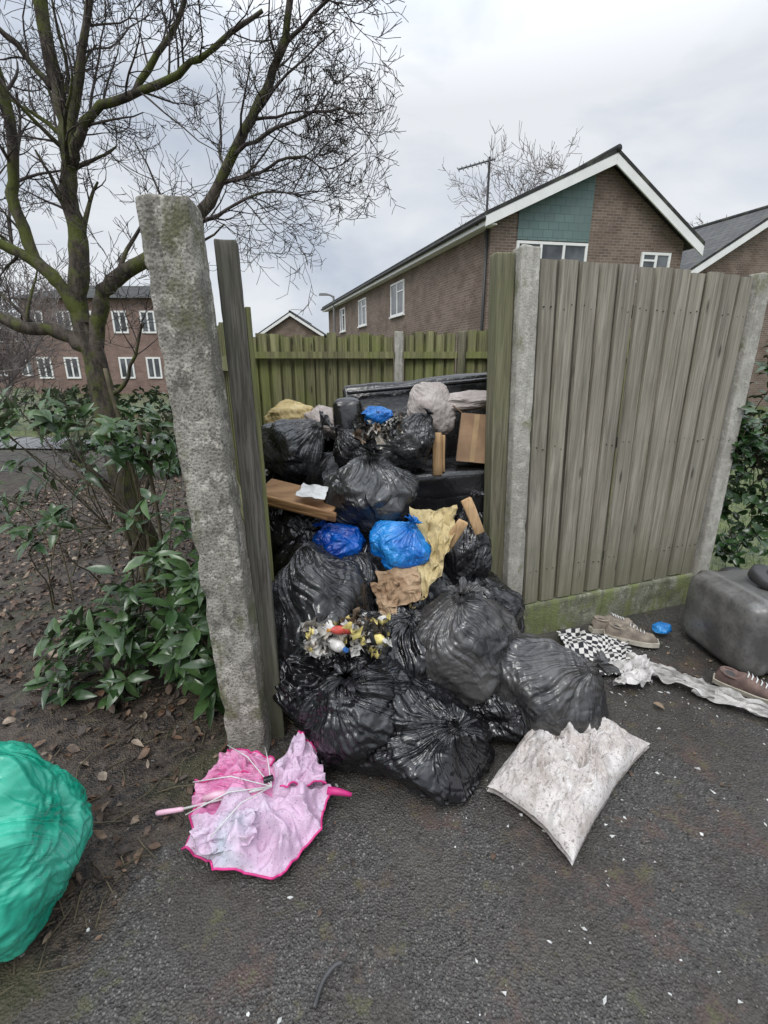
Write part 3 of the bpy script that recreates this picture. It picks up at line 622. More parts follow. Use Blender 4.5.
# ---------------------------------------------------------------- trees
def smooth_line(pts,sub=4,jit=.0,rs=random):
    P=[Vector(p) for p in pts]; out=[]
    for i in range(len(P)-1):
        p0=P[max(i-1,0)];p1=P[i];p2=P[i+1];p3=P[min(i+2,len(P)-1)]
        for k in range(sub):
            t=k/sub; q=.5*((2*p1)+(p2-p0)*t+(2*p0-5*p1+4*p2-p3)*t*t+(3*p1-p0-3*p2+p3)*t**3)
            out.append(q+Vector([rs.uniform(-jit,jit) for _ in range(3)]))
    out.append(P[-1]); return out
def grow(L,p,d,length,r,depth,rs,rmin,up=.06,nch=(4,7),seg=6,wob=.28):
    pts=[p.copy()];rad=[r]; dirs=[d.copy()]
    for i in range(seg):
        d=(d+Vector((rs.gauss(0,1),rs.gauss(0,1),rs.gauss(0,1)))*wob*.5+Vector((0,0,up))).normalized()
        p=p+d*length/seg; pts.append(p.copy()); rad.append(max(rmin,r*(1-.7*(i+1)/seg))); dirs.append(d.copy())
    L.append((pts,rad))
    if depth>0:
        for _ in range(rs.randint(*nch)):
            i=rs.randint(1,seg); dd=dirs[i]; ax_=dd.orthogonal().normalized(); ax_.rotate(Matrix.Rotation(rs.uniform(0,6.28),3,dd))
            nd=dd.copy(); nd.rotate(Matrix.Rotation(math.radians(rs.uniform(28,65)),3,ax_))
            grow(L,pts[i],nd,length*rs.uniform(.4,.68),max(rmin,rad[i]*.6),depth-1,rs,rmin,up,nch,max(3,seg-1),wob)
def tree_mesh(name,L,mats,thr=.012,smooth=True):
    mb=MB()
    for pts,rad in L:
        r=rad[0]; k=12 if r>.03 else 6 if r>.012 else 4 if r>.005 else 3
        tube(mb,pts,rad,k,0 if r>thr else 1,random.random(),cap=False)
    return mb.obj(name,mats,smooth)
def bark(name,c1,c2,moss,lvl):
    m=NT(name); c=m.mix(m.ramp(m.noise(20,5,m.mp((1,1,.35)),.7),[(.42,0),(.58,1)]),c1,c2)
    c=m.mix(m.ramp(m.noise(6,5,None,.7),[(.56-.16*lvl,0),(.64-.12*lvl,.9)]),c,moss)
    return m.out(c,.92,m.bump(m.noise(38,5,m.mp((1,1,.4)),.7),.9,.015))
BARK=bark('mossy_bark',(.035,.028,.022),(.11,.09,.07),(.085,.10,.018),.65)
TWIG=bark('twig_bark',(.050,.040,.038),(.10,.082,.075),(.07,.07,.035),.1)
rs=random.Random(21); L=[]
limbs=[
 ([(-1.60,3.06,-.05),(-1.63,3.04,.3),(-1.70,3.0,.73),(-1.735,3,1.2),(-1.757,3,1.6)],.085,.068,0),
 ([(-1.757,3,1.58),(-1.69,3,1.80),(-1.6,2.98,1.95),(-1.42,2.95,2.05),(-1.2,2.95,2.18),(-1.0,2.95,2.32),(-.75,2.9,2.63),(-.6,2.9,2.85),(-.485,2.85,3.02),(-.4,2.8,3.35)],.048,.014,5),
 ([(-1.757,3,1.58),(-1.80,3,1.85),(-1.73,3,2.15),(-1.742,3,2.39),(-1.70,3,2.62),(-1.705,3,2.85),(-1.72,3,3.26),(-1.7,3,3.7)],.058,.026,4),
 ([(-1.71,3,2.55),(-1.6,2.95,2.68),(-1.45,2.9,2.78),(-1.07,2.85,2.87),(-.85,2.8,2.95),(-.55,2.7,3.05)],.028,.009,8),
 ([(-1.757,3,1.58),(-1.90,2.97,1.70),(-2.1,2.9,1.74),(-2.4,2.85,1.9),(-2.7,2.8,2.1)],.050,.022,3),
 ([(-1.78,3,1.75),(-1.85,2.97,1.93),(-1.95,2.95,2.06),(-2.18,2.9,2.2),(-2.5,2.9,2.5)],.045,.018,4),
 ([(-1.95,2.95,2.05),(-2.02,2.95,2.4),(-1.95,2.95,2.75),(-2.0,2.9,3.3),(-2.0,2.9,3.6)],.032,.018,5),
 ([(-1.25,2.88,2.83),(-1.0,2.85,3.1),(-.8,2.8,3.4)],.018,.008,8),
 ([(-1.70,3,2.62),(-1.5,2.9,3.0),(-1.3,2.85,3.45)],.026,.013,7),
 ([(-.80,2.9,2.57),(-.55,2.85,2.66),(-.3,2.8,2.72),(-.12,2.7,2.66)],.012,.004,12),
 ([(-.52,2.87,2.98),(-.3,2.8,3.12),(-.12,2.7,3.18)],.011,.004,11),
 ([(-1.1,2.95,2.25),(-.9,2.9,2.3),(-.65,2.85,2.38),(-.4,2.8,2.36)],.012,.004,10),
 ([(-.9,2.93,2.45),(-.7,2.9,2.48),(-.45,2.85,2.55),(-.28,2.8,2.45)],.011,.004,9),
 ([(-1.74,3,2.9),(-1.9,2.95,3.1),(-2.2,2.9,3.3)],.02,.008,4),
 ([(-1.70,3,.73),(-1.82,2.95,.80),(-1.95,2.9,.95)],.025,.008,3),
 ([(-1.73,3,1.3),(-1.55,2.95,1.45),(-1.38,2.9,1.75)],.016,.006,3),
]
for li_,(pts,r0,r1,nc) in enumerate(limbs):
    sp=smooth_line(pts,5,.008 if r0<.08 else .004,rs); n=len(sp)
    rad=[(r0+(r1-r0)*i/(n-1))*(1+.1*rs.uniform(-1,1)) for i in range(n)]; L.append((sp,rad))
    ln=sum((sp[i+1]-sp[i]).length for i in range(n-1))
    for _ in range(int(nc*ln*1.15)+ (2 if nc else 0)):
        if not nc: break
        i=rs.randint(n//4,n-2); dd=(sp[i+1]-sp[i]).normalized(); a=dd.orthogonal().normalized(); a.rotate(Matrix.Rotation(rs.uniform(0,6.28),3,dd))
        nd=dd.copy(); nd.rotate(Matrix.Rotation(math.radians(rs.uniform(30,70)),3,a)); nd=(nd+Vector((.03,0,.10))).normalized()
        ln_=rs.uniform(.28,.58) if li_ not in (9,10,12) else rs.uniform(.18,.36)
        grow(L,sp[i],nd,ln_,max(.004,rad[i]*.36),3,rs,.0015,.05,(3,5))
L=[l for l in L if max(p.x+max(0,2.7-p.y)*.5 for p in l[0])<.12]
tree_mesh('bare_tree',L,[BARK,TWIG])
BB=plain('distant_bark',(.17,.145,.135),.9,.3,4,0)
def bgtree(name,p,h,seed,rmin=.014,sp=1.,depth=3,nch=(4,6),nl=9):
    rs=random.Random(seed); L=[]; p=Vector(p)
    tr=[p+Vector((rs.uniform(-.1,.1)*i,rs.uniform(-.1,.1)*i,h*.13*i)) for i in range(4)]
    L.append((smooth_line(tr,3),[h*.020*(1-.05*i) for i in range(10)]))
    for _ in range(nl):
        a=rs.uniform(0,6.28); i=rs.randint(1,3); d=Vector((math.cos(a)*.6*sp,math.sin(a)*.6*sp,1)).normalized()
        grow(L,tr[i],d,h*rs.uniform(.42,.62),h*.009,depth,rs,rmin,.08,nch,6,.25)
    return tree_mesh(name,L,[BB,BB])
bgtree('bare_tree',(-6.0,7.0,0),2.7,1,.004)
bgtree('bare_tree',(-6.9,7.9,0),3.6,11,.004)
bgtree('bare_tree',(-10.5,13.5,0),4.6,2,.006)
bgtree('bare_tree',(-17,20,0),6,3,.009)
bgtree('bare_tree',(8.3,33,0),10.6,4,.011,.8,4,(4,6),8)
bgtree('bare_tree',(22.3,32,0),9.3,5,.012,.9,4,(4,6),8)
bgtree('bare_tree',(-22,38,0),7,6,.016)
# ---------------------------------------------------------------- foliage
def leafmat(name,c1,c2,back):
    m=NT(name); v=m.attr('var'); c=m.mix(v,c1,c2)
    c=m.mix(m.ramp(m.noise(30,3),[(.5,0),(.62,.4)]),c,tuple(x*.5 for x in c1))
    bf=m.n('ShaderNodeNewGeometry').outputs['Backfacing']; c=m.mix(bf,c,back)
    return m.out(c,m.mix(bf,(.25,)*3,(.7,)*3))
LEAF=leafmat('evergreen_leaf',(.022,.052,.020),(.075,.135,.042),(.12,.16,.08))
IVY=leafmat('ivy_leaf',(.014,.040,.012),(.045,.095,.025),(.07,.10,.05))
STEM=plain('shrub_stem',(.09,.075,.045),.85,.3,20,0)
def leaf(mb,p,d,nrm,l,w,mi,v,droop=.25):
    d=d.normalized(); s=d.cross(nrm); s=s.normalized() if s.length>1e-5 else d.orthogonal().normalized(); nn=s.cross(d)
    V=[];prof=[(0,.06),(.2,.62),(.45,1.),(.7,.82),(.9,.35),(1,.02)]
    for t,ww in prof:
        c=p+d*(l*t)-nn*(droop*l*t*t); e=w*.5*ww
        V+=[c-s*e+nn*e*.35,c,c+s*e+nn*e*.35]
    F=[]
    for i in range(len(prof)-1):
        o=i*3; F+=[(o,o+1,o+4,o+3),(o+1,o+2,o+5,o+4)]
    mb.add(V,F,mi,v)
def shrub(name,clusters,root,seed,lm,ll=(.065,.125),ar=.38,nl=(6,10)):
    rs=random.Random(seed); mb=MB(); root=[Vector(r) for r in root]
    for c,r,n in clusters:
        c=Vector(c)
        for _ in range(n):
            while 1:
                o=Vector([rs.uniform(-1,1) for _ in range(3)])
                if .25<o.length<1: break
            p=c+Vector((o.x*r[0],o.y*r[1],o.z*r[2])); p.z=max(p.z,.06)
            rt=min(root,key=lambda q:(q-p).length+rs.uniform(0,.4))
            ax_=(p-rt); ax_.z+=.25; ax_=ax_.normalized()
            ax_=(ax_+Vector([rs.gauss(0,.35) for _ in range(3)])+Vector((0,-.15,.3))).normalized()
            mid=(p+rt)/2+Vector([rs.uniform(-.07,.07) for _ in range(3)])
            if rs.random()<.45: tube(mb,smooth_line([rt,mid,p-ax_*.05,p],4,0,rs),.0030,4,1,cap=False)
            k=rs.randint(*nl); base=ax_.orthogonal().normalized()
            for j in range(k):
                a=2*math.pi*j/k+rs.uniform(-.5,.5); b_=base.copy(); b_.rotate(Matrix.Rotation(a,3,ax_))
                el=rs.uniform(.0,.85); d=(b_*(1-el*.5)+ax_*el+Vector((0,0,rs.uniform(-.35,.1)))).normalized()
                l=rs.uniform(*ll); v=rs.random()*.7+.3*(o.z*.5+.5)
                leaf(mb,p-ax_*rs.uniform(0,.10),d,(ax_+Vector([rs.gauss(0,.25) for _ in range(3)])).normalized(),l,l*ar*rs.uniform(.75,1.2),0,v,rs.uniform(.1,.7))
    return mb.obj(name,[lm,STEM],True)
shrub('evergreen_shrub',[((-.94,1.96,.46),(.36,.22,.34),74),((-1.36,1.98,.20),(.42,.25,.18),38),((-.70,1.66,.60),(.12,.12,.24),14),((-1.12,2.1,.85),(.3,.2,.15),5),((-.80,1.75,.25),(.18,.12,.18),12)],[(-1.05,2.05,0),(-.9,2.0,.1),(-1.3,2.0,0)],4,LEAF)
shrub('evergreen_shrub',[((-1.14,2.25,1.24),(.2,.2,.22),16),((-1.75,2.4,1.27),(.28,.2,.12),13),((-1.85,2.3,.85),(.25,.2,.28),12),((-1.5,2.5,1.1),(.25,.2,.2),3)],[(-1.5,2.6,.2),(-1.6,2.6,.6),(-1.3,2.4,.7)],8,LEAF)
mb=MB(); r_=random.Random(3)
for s0,s1 in (((-1.5,2.6,0),(-1.5,2.6,.5)),((-1.5,2.6,.5),(-1.6,2.5,1.0)),((-1.5,2.6,.45),(-1.3,2.4,.8)),((-1.3,2.4,.8),(-1.15,2.3,1.2)),((-1.05,2.05,0),(-.9,2.0,.4)),((-1.05,2.05,0),(-1.15,2.05,.6)),((-1.2,2.3,0),(-1.22,2.35,1.3)),((-1.35,2.5,0),(-1.42,2.5,1.5))):
    m_=(Vector(s0)+Vector(s1))/2+Vector((r_.uniform(-.05,.05),0,0)); tube(mb,smooth_line([s0,m_,s1],5,.003,r_),.010,6)
mb.obj('shrub_stems',[STEM],True)
rs=random.Random(77); L=[]
for _ in range(20):
    p=Vector((rs.uniform(-3.2,-1.1),rs.uniform(2.7,4.6),0)); grow(L,p,Vector((rs.uniform(-.5,.5),rs.uniform(-.3,.3),1)).normalized(),rs.uniform(.5,.9),.006,2,rs,.0018,.0,(2,4),6,.35)
tree_mesh('bramble',L,[STEM,STEM])
shrub('ivy_bush',[((2.50,3.1,.95),(.24,.28,.62),90),((2.45,3.0,.5),(.18,.2,.3),20),((2.75,3.3,1.3),(.3,.3,.5),50)],[(2.55,3.2,.2),(2.55,3.2,.9)],6,IVY,(.045,.075),.75,(4,7))
shrub('ivy_bush',[((2.18,2.88,1.15),(.16,.08,.18),32)],[(2.3,3.0,1.1)],9,IVY,(.05,.09),.6,(4,6))
shrub('hedge',[((-7,12.5,.5),(4,1,.6),260),((-3.6,6.8,.35),(1.2,.6,.35),50)],[(-6,12,.1),(-3.6,6.8,.1)],12,IVY,(.12,.2),.5)
# ---------------------------------------------------------------- fallen leaves, grass, chips
DL=[plain('dead_leaf_%d'%i,c,.6,.35,40,0) for i,c in enumerate([(.12,.07,.042),(.08,.05,.033),(.17,.12,.08),(.045,.033,.026),(.24,.185,.135)])]
def gz(x,y):
    i=np.clip(np.searchsorted(gx,x),0,len(gx)-1); j=np.clip(np.searchsorted(gy,y),0,len(gy)-1); return Z[j,i],mud[j,i]
rs=random.Random(9); mb=MB()
for _ in range(23000):
    x=rs.uniform(-4.4,-.35) ; y=rs.uniform(.6,6.4)
    z,mm_=gz(x,y)
    if mm_<.5 or (y<1.6 and rs.random()<.65): continue
    if float(perlin(np.array([[x*2,y*2,3.]]))[0])<rs.uniform(-.8,.1): continue
    if x>-.8 and y>1.9 and x>-.5-.42*(y-1.7): continue
    a=rs.uniform(0,6.28); l=rs.uniform(.010,.055)
    leaf(mb,Vector((x,y,z+rs.uniform(.003,.014))),Vector((math.cos(a),math.sin(a),rs.uniform(-.2,.5))),Vector((rs.uniform(-.6,.6),rs.uniform(-.6,.6),1)),l,l*rs.uniform(.35,.8),rs.choice([0,0,1,1,1,1,2,3,3,3,4]),0,rs.uniform(-.8,.8))
for _ in range(120):
    x=rs.uniform(-.7,2.2); y=rs.uniform(.6,2.3); z,_m=gz(x,y)
    if rs.random()<.6: x=rs.uniform(.9,2.0);y=rs.uniform(1.9,2.5)
    a=rs.uniform(0,6.28); l=rs.uniform(.008,.030); leaf(mb,Vector((x,y,z+.006)),Vector((math.cos(a),math.sin(a),.1)),Vector((rs.uniform(-.4,.4),0,1)),l,l*.6,rs.choice([0,1,1,2,3]),0,.2)
leaf(mb,Vector((1.25,1.83,.012)),Vector((.6,-.5,.1)),Vector((0,.1,1)),.05,.035,2,0,.3)
mb.obj('fallen_leaves',DL,True)
CH=[plain('pale_chip',(.48,.48,.46),.5,.3,20,0),plain('grey_chip',(.18,.17,.155),.8,.3,20,0),plain('dark_chip',(.05,.045,.04),.8,.3,20,0)]
mb=MB()
for _ in range(3600):
    x=rs.uniform(-1.1,2.6); y=rs.uniform(.45,2.4); z,mm_=gz(x,y)
    dens=float(perlin(np.array([[x*2.5,y*2.5,7.]]))[0]); pale=rs.random()<((.24 if x>.15 else .05)*(1+2*dens)); s=rs.uniform(.001,.0038) if not pale else .0012+.0065*rs.random()**2.2
    k=rs.randint(3,5); P_=[]; a0=rs.uniform(0,6.28); el=rs.uniform(1.,2.4); ca,sa=math.cos(a0),math.sin(a0)
    for j in range(k):
        a=2*math.pi*j/k; q_=rs.uniform(.5,1.2)*s; u_,v_=math.cos(a)*q_*el,math.sin(a)*q_; P_.append((x+u_*ca-v_*sa,y+u_*sa+v_*ca,z+.001))
    T_=[(px*.9+x*.1,py*.9+y*.1,z+(.002 if pale else s*1.1)+rs.uniform(0,.0015)) for px,py,_ in P_]
    mb.add(P_+T_,[tuple(range(k,2*k))]+[(j,(j+1)%k,k+(j+1)%k,k+j) for j in range(k)],0 if pale else rs.choice([1,1,2]))
mb.obj('stone_chips',CH)
mb=MB()
for _ in range(170):
    x=rs.uniform(-1.8,-.3); y=rs.uniform(.75,2.2); z,mm_=gz(x,y)
    if x>-.75 and y<1.45: x-=.5
    a=rs.uniform(0,6.28); l=rs.uniform(.03,.16); p=Vector((x,y,z+.008)); d=Vector((math.cos(a),math.sin(a),0))
    tube(mb,[p,p+d*l*.5+Vector((rs.uniform(-.02,.02),rs.uniform(-.02,.02),.008)),p+d*l],rs.uniform(.0012,.003),4)
mb.obj('fallen_twigs',[STEM])
mb=MB(); tube(mb,smooth_line([(-.17,.74,.012),(-.155,.79,.016),(-.13,.82,.018),(-.11,.83,.016)],5),[.006]*16,8); mb.obj('bent_metal_rod',[plain('dark_steel',(.05,.05,.05),.4)],True)
mb=MB()
rs=random.Random(31)
for _ in range(9000):
    x=rs.uniform(2.2,6.5); y=rs.uniform(3.0,8.5); a=rs.uniform(0,6.28); h=rs.uniform(.03,.09); w=.004
    p=Vector((x,y,0)); d=Vector((math.cos(a),math.sin(a),0)); t=Vector((rs.uniform(-.5,.5),rs.uniform(-.5,.5),1))*h
    mb.add([p-d*w,p+d*w,p+t],[(0,1,2)],0,rs.random())
mb.obj('grass',[leafmat('grass_blade',(.05,.10,.02),(.14,.20,.05),(.09,.13,.04))])
# ---------------------------------------------------------------- buildings
def brick(name,c1,c2,mort):
    m=NT(name); uv=m.n('ShaderNodeTexCoord').outputs['UV']
    br=m.n('ShaderNodeTexBrick',{'Vector':uv,'Color1':(*c1,1),'Color2':(*c2,1),'Mortar':(*mort,1),'Scale':1.,'Mortar Size':.008,'Brick Width':.225,'Row Height':.075,'Bias':0.})
    c=m.mix(m.ramp(m.noise(1.2,5,None,.65),[(.44,0),(.62,.5)]),br.outputs[0],tuple(x*.6 for x in c1))
    return m.out(c,.9,m.bump(br.outputs[1],-.4,.01))
BR=brick('brown_brick',(.135,.092,.068),(.215,.15,.115),(.26,.24,.21)); BR2=brick('red_brick',(.19,.115,.09),(.25,.155,.125),(.28,.25,.23))
m=NT('roof_tile'); uv=m.n('ShaderNodeTexCoord').outputs['UV']
tb=m.n('ShaderNodeTexBrick',{'Vector':uv,'Color1':(.06,.06,.066,1),'Color2':(.10,.098,.10,1),'Mortar':(.02,.02,.02,1),'Scale':1.,'Mortar Size':.015,'Brick Width':.33,'Row Height':.3})
TILE=m.out(m.mix(m.ramp(m.noise(3,4),[(.5,0),(.62,.4)]),tb.outputs[0],(.11,.115,.08)),.8,m.bump(tb.outputs[1],-.6,.03))
UPVC=plain('white_upvc',(.80,.80,.78),.35,.04,3,0); DARKP=plain('black_pipe',(.03,.03,.03),.5,.1,5,0)
m=NT('window_glass'); GLASS=m.out(m.ramp(m.noise(.9,3),[(.4,(.03,.035,.04)),(.6,(.14,.15,.16))]),.06,None,Specular_IOR_Level=.8)
m=NT('teal_cladding'); uv=m.n('ShaderNodeTexCoord').outputs['UV']
tb=m.n('ShaderNodeTexBrick',{'Vector':uv,'Color1':(.115,.18,.17,1),'Color2':(.14,.21,.20,1),'Mortar':(.07,.11,.11,1),'Scale':1.,'Mortar Size':.008,'Brick Width':.3,'Row Height':.2})
TEAL=m.out(m.mix(m.ramp(m.noise(1.5,4),[(.44,0),(.6,.5)]),tb.outputs[0],(.11,.155,.145)),.7)
def house(name,o,A,Bv,w,l,ez,rz,ra,wins=(),swins=(),teal=None,brickm=BR,er=None):
    er=ez if er is None else er
    o=np.array(o,float); A=np.array(A,float); A/=np.linalg.norm(A); Bv=np.array(Bv,float); Bv/=np.linalg.norm(Bv)
    def f(a,b,z): p=o+A*a+Bv*b; return (p[0],p[1],z)
    objs=[]
    V=[];F=[];UV=[]
    def quad(ps,uvs):
        b0=len(V); V.extend(ps); UV.extend(uvs); F.append(tuple(range(b0,b0+len(ps))))
    quad([f(0,0,0),f(w,0,0),f(w,0,er),f(ra,0,rz),f(0,0,ez)],[(0,0),(w,0),(w,er),(ra,rz),(0,ez)])
    quad([f(0,l,0),f(0,l,ez),f(ra,l,rz),f(w,l,er),f(w,l,0)],[(0,0),(0,ez),(ra,rz),(w,er),(w,0)])
    quad([f(0,l,0),f(0,0,0),f(0,0,ez),f(0,l,ez)],[(l,0),(0,0),(0,ez),(l,ez)])
    quad([f(w,0,0),f(w,l,0),f(w,l,er),f(w,0,er)],[(0,0),(l,0),(l,er),(0,er)])
    objs.append(mk('walls',V,F,brickm,False,uv=UV))
    V=[];F=[];UV=[]
    ov=.35; sl=(rz-ez)/ra; sr=(rz-er)/(w-ra)
    for (a0,z0,a1,z1) in ((-ov,ez-ov*sl,ra,rz),(w+ov,er-ov*sr,ra,rz)):
        L_=math.hypot(a1-a0,z1-z0)
        for dz in (.20,.10):
            quad([f(a0,-ov,z0+dz),f(a0,l+ov,z0+dz),f(a1,l+ov,z1+dz),f(a1,-ov,z1+dz)],[(0,0),(l+2*ov,0),(l+2*ov,L_),(0,L_)])
        for b_ in (-ov,l+ov):
            quad([f(a0,b_,z0+.1),f(a1,b_,z1+.1),f(a1,b_,z1+.2),f(a0,b_,z0+.2)],[(0,0)]*4)
        quad([f(a0,-ov,z0+.1),f(a0,l+ov,z0+.1),f(a0,l+ov,z0+.2),f(a0,-ov,z0+.2)],[(0,0)]*4)
    objs.append(mk('roof',V,F,TILE,False,uv=UV))
    rd=MB(); tube(rd,[f(ra,-ov-.02,rz+.2),f(ra,l+ov,rz+.2)],.09,8); objs.append(rd.obj('ridge_tiles',[TILE],True))
    t=MB()
    def bx(a0,a1,b0,b1,z0,z1,z2=None,z3=None,m_=0):
        z2=z0 if z2 is None else z2; z3=z1 if z3 is None else z3
        t.hexa([f(a0,b0,z0),f(a1,b0,z2),f(a1,b1,z2),f(a0,b1,z0)],[f(a0,b0,z1),f(a1,b0,z3),f(a1,b1,z3),f(a0,b1,z1)],m_)
    bh=.26
    bx(-ov,ra-.003,-ov+.01,-ov+.05,ez-ov*sl+.095-bh,ez-ov*sl+.095,rz+.095-bh,rz+.095)
    bx(ra+.003,w+ov,-ov+.01,-ov+.05,rz+.095-bh,rz+.095,er-ov*sr+.095-bh,er-ov*sr+.095)
    bx(-ov+.01,-ov+.05,-ov+.06,l+ov,ez-ov*sl-.12,ez-ov*sl+.09)
    bx(-ov+.06,-.005,-ov+.06,l+ov,ez-ov*sl-.10,ez-ov*sl-.07)
    objs.append(t.obj('barge_boards',[UPVC]))
    g=MB(); tube(g,[f(-ov-.05,-ov,ez-ov*sl+.03),f(-ov-.05,l+ov,ez-ov*sl+.03)],.055,8); tube(g,[f(-.06,.12,ez-.2),f(-.06,.12,0)],.04,8); tube(g,[f(-ov-.05,.12,ez-ov*sl),f(-.06,.12,ez-.2)],.04,8)
    objs.append(g.obj('gutter_and_downpipe',[DARKP],True))
    wf=MB()
    def win(f2,a0,a1,z0,z1,n,fr=.07):
        def b(a,c,z,e,o0,o1,m_): wf.hexa([f2(a,o0,z),f2(c,o0,z),f2(c,o1,z),f2(a,o1,z)],[f2(a,o0,e),f2(c,o0,e),f2(c,o1,e),f2(a,o1,e)],m_)
        b(a0,a1,z0,z0+fr,.05,-.02,0); b(a0,a1,z1-fr,z1,.05,-.02,0)
        for i in range(n+1):
            c=a0+(a1-a0-fr)*i/n; b(c,c+fr,z0+fr,z1-fr,.048,-.02,0)
        b(a0+.01,a1-.01,z0+.01,z1-.01,.02,-.015,1)
        b(a0-.05,a1+.05,z0-.06,z0-.004,.10,-.02,0)
        if n>1: b(a0+fr,a0+(a1-a0)/n,z0+(z1-z0)*.68,z0+(z1-z0)*.68+.05,.047,.0,0)
    for a0,a1,z0,z1,n in wins: win(lambda a,o_,z:f(a,-o_,z),a0,a1,z0,z1,n)
    for a0,a1,z0,z1,n in swins: win(lambda a,o_,z:f(-o_,a,z),a0,a1,z0,z1,n)
    objs.append(wf.obj('windows',[UPVC,GLASS]))
    if teal:
        a0,a1,z0=teal; z_=lambda a: ez+sl*a-.04 if a<=ra else er+(w-a)*sr-.04
        objs.append(mk('tile_hung_panel',[f(a0,-.03,z0),f(a1,-.03,z0),f(a1,-.03,z_(a1)),f(a0,-.03,z_(a0))],[(0,1,2,3)],TEAL,False,uv=[(a0,z0),(a1,z0),(a1,z_(a1)),(a0,z_(a0))]))
    return group(name,objs)
A1=(.986,.167); B1=(-.32,.947)
house('brick_house',(2.95,14.6),A1,B1,6.0,21,5.45,6.92,3.25,[(.75,2.9,3.85,4.90,3),(4.65,5.6,4.0,4.75,2),(1.0,3.2,.9,2.2,3)],[(6.6,8.2,3.65,4.95,2),(12.,13.4,3.65,4.95,2),(16.4,17.6,3.65,4.95,2),(3,4.5,1,2.2,2),(10,11.5,1,2.2,2)],(.75,2.92,4.93),er=5.05)
house('brick_house',(11.2,19.2),A1,B1,7,15,4.9,7.1,3.5,[(1.5,3.2,3.5,4.7,2)],[(3,4.5,3.4,4.6,2)])
house('brick_house',(-10.9,45),(1,0),(0,1),5.2,12,4.5,6.1,2.6,[(1,2,3,4,2)],[])
def flats(name,o,w,dp,h,rows,cols,seed):
    x0,y0=o; V=[(x0,y0,0),(x0+w,y0,0),(x0+w,y0,h),(x0,y0,h),(x0+w,y0+dp,0),(x0+w,y0+dp,h),(x0,y0+dp,0),(x0,y0+dp,h)]
    vs=[V[i] for i in (0,1,2,3, 1,4,5,2, 6,0,3,7)]; uv=[(0,0),(w,0),(w,h),(0,h),(0,0),(dp,0),(dp,h),(0,h),(0,0),(dp,0),(dp,h),(0,h)]
    o1=mk('walls',vs,[(0,1,2,3),(4,5,6,7),(8,9,10,11)],BR2,False,uv=uv)
    rf=MB(); e=.4; rz=h+1.3
    rf.add([(x0-e,y0-e,h),(x0+w+e,y0-e,h),(x0+w+e,y0+dp+e,h),(x0-e,y0+dp+e,h),(x0+1.5,y0+dp/2,rz),(x0+w-1.5,y0+dp/2,rz)],[(0,1,5,4),(1,2,5),(2,3,4,5),(3,0,4),(3,2,1,0)])
    wf=MB()
    def bx(a,c,z,e_,ya,yb,m_): wf.hexa([(a,ya,z),(c,ya,z),(c,yb,z),(a,yb,z)],[(a,ya,e_),(c,ya,e_),(c,yb,e_),(a,yb,e_)],m_)
    for r in range(rows):
        for c in range(cols):
            a=x0+w*(c+.25)/cols; b_=x0+w*(c+.78)/cols; z=.9+r*2.6; zz=z+1.25
            bx(a,b_,z,z+.1,y0-.06,y0+.02,0); bx(a,b_,zz-.1,zz,y0-.06,y0+.02,0)
            for q_ in (0,.5,1): xx=a+(b_-a-.1)*q_; bx(xx,xx+.1,z+.1,zz-.1,y0-.058,y0+.02,0)
            bx(a+.02,b_-.02,z+.02,zz-.02,y0-.03,y0+.018,1)
    return group(name,[o1,rf.obj('roof',[TILE]),wf.obj('windows',[UPVC,GLASS])])
flats('brick_flats',(-21.5,30),8.3,8,5.4,2,5,1)
flats('brick_flats',(-52,40),24,8,4.4,2,12,2)
ALU=plain('aluminium',(.035,.035,.035),.5,.1,5,0)
mb=MB(); ax0=(2.85,14.9); tube(mb,[(*ax0,5.0),(*ax0,6.95)],.032,6)
tube(mb,[(ax0[0]-.85,ax0[1]-.1,6.62),(ax0[0]+.15,ax0[1],6.90)],.024,5)
for i in range(9):
    t=i/8; c=Vector((ax0[0]-.85+t*.95,ax0[1]-.1+t*.1,6.62+t*.266)); tube(mb,[c+Vector((0,-.22,-.12)),c+Vector((0,.22,.12))],.014,4)
mb.obj('tv_aerial',[ALU])
mb=MB(); tube(mb,smooth_line([(-3.1,31.5,0),(-3.1,31.5,5.2),(-3.15,31.5,5.7),(-3.5,31.5,5.85)],5),.06,8); mb.hexa([(-4.0,31.4,5.78),(-3.45,31.4,5.78),(-3.45,31.6,5.78),(-4.0,31.6,5.78)],[(-3.95,31.4,5.9),(-3.5,31.4,5.9),(-3.5,31.6,5.9),(-3.95,31.6,5.9)]); mb.obj('street_lamp',[plain('lamp_grey',(.2,.2,.2),.5,.1,5,0)])
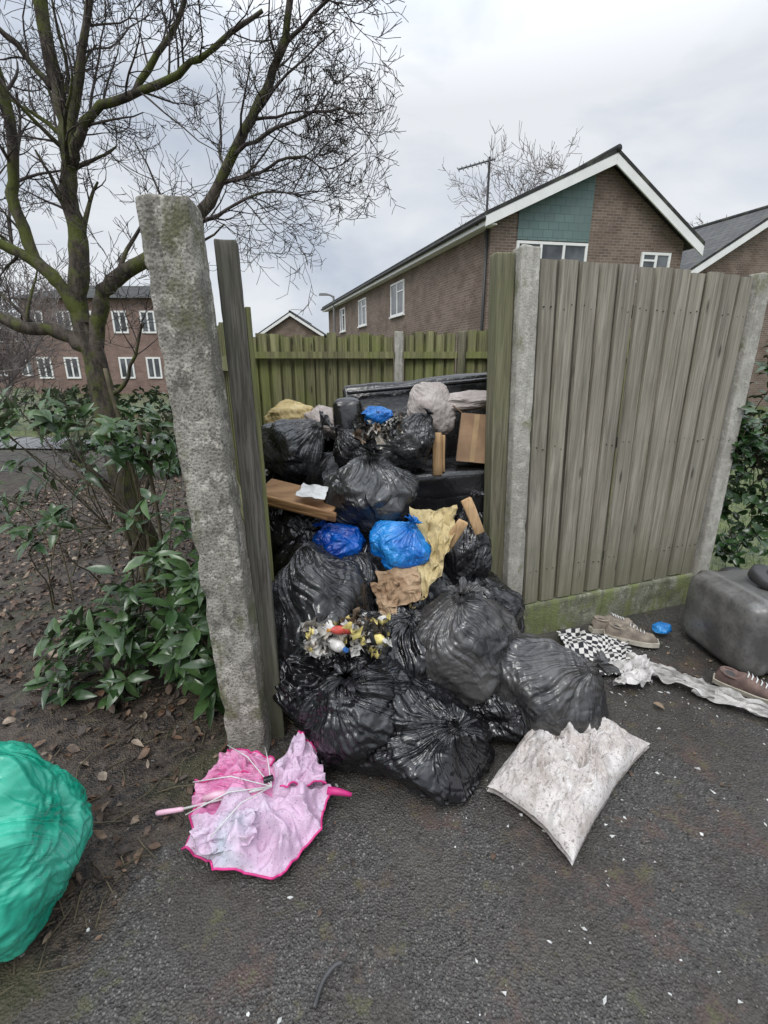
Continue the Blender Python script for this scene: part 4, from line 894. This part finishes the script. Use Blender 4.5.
# ---------------------------------------------------------------- world, sun, camera
W=bpy.data.worlds.new('World'); S.world=W; W.use_nodes=True; t=W.node_tree; bg=t.nodes['Background']; lk=t.links.new
sky=t.nodes.new('ShaderNodeTexSky'); sky.sky_type='NISHITA'; sky.sun_disc=False; sky.sun_elevation=math.radians(52); sky.sun_rotation=math.radians(205)
tc=t.nodes.new('ShaderNodeTexCoord'); mp=t.nodes.new('ShaderNodeMapping'); mp.inputs['Scale'].default_value=(1,1,2.6); mp.inputs['Location'].default_value=(.4,.2,.3); lk(tc.outputs['Generated'],mp.inputs[0])
no=t.nodes.new('ShaderNodeTexNoise'); no.inputs['Scale'].default_value=2.3; no.inputs['Detail'].default_value=6; no.inputs['Roughness'].default_value=.5; no.inputs['Distortion'].default_value=.4; lk(mp.outputs[0],no.inputs['Vector'])
cr=t.nodes.new('ShaderNodeValToRGB'); e=cr.color_ramp.elements; e[0].position=.36;e[0].color=(.54,.60,.70,1);e[1].position=.60;e[1].color=(.84,.87,.91,1); lk(no.outputs[0],cr.inputs[0])
sx=t.nodes.new('ShaderNodeSeparateXYZ'); lk(tc.outputs['Generated'],sx.inputs[0])
mr=t.nodes.new('ShaderNodeMapRange'); mr.inputs[1].default_value=.4; mr.inputs[2].default_value=1.; mr.inputs[3].default_value=10.; mr.inputs[4].default_value=32.; lk(sx.outputs[2],mr.inputs[0])
vm=t.nodes.new('ShaderNodeVectorMath'); vm.operation='SCALE'; lk(cr.outputs[0],vm.inputs[0]); lk(mr.outputs[0],vm.inputs['Scale'])
mx=t.nodes.new('ShaderNodeMix'); mx.data_type='RGBA'; mx.inputs[0].default_value=.95; lk(sky.outputs[0],mx.inputs[6]); lk(vm.outputs[0],mx.inputs[7]); lk(mx.outputs[2],bg.inputs[0]); bg.inputs[1].default_value=.1
sl=bpy.data.lights.new('sun','SUN'); sl.energy=1.35; sl.angle=math.radians(25); sl.color=(1,.98,.94); so=bpy.data.objects.new('sun',sl); S.collection.objects.link(so)
so.rotation_euler=Vector((.35,.75,-1.1)).to_track_quat('-Z','Y').to_euler()
cam=bpy.data.cameras.new('camera'); cam.sensor_fit='VERTICAL'; cam.sensor_height=36; cam.lens=16.52; cam.clip_end=2000; cam.clip_start=.02
co=bpy.data.objects.new('camera',cam); S.collection.objects.link(co); co.location=(0,0,1.5); co.rotation_euler=(math.radians(73),0,0); S.camera=co
S.view_settings.view_transform='Standard'; S.view_settings.look='None'; S.view_settings.exposure=0
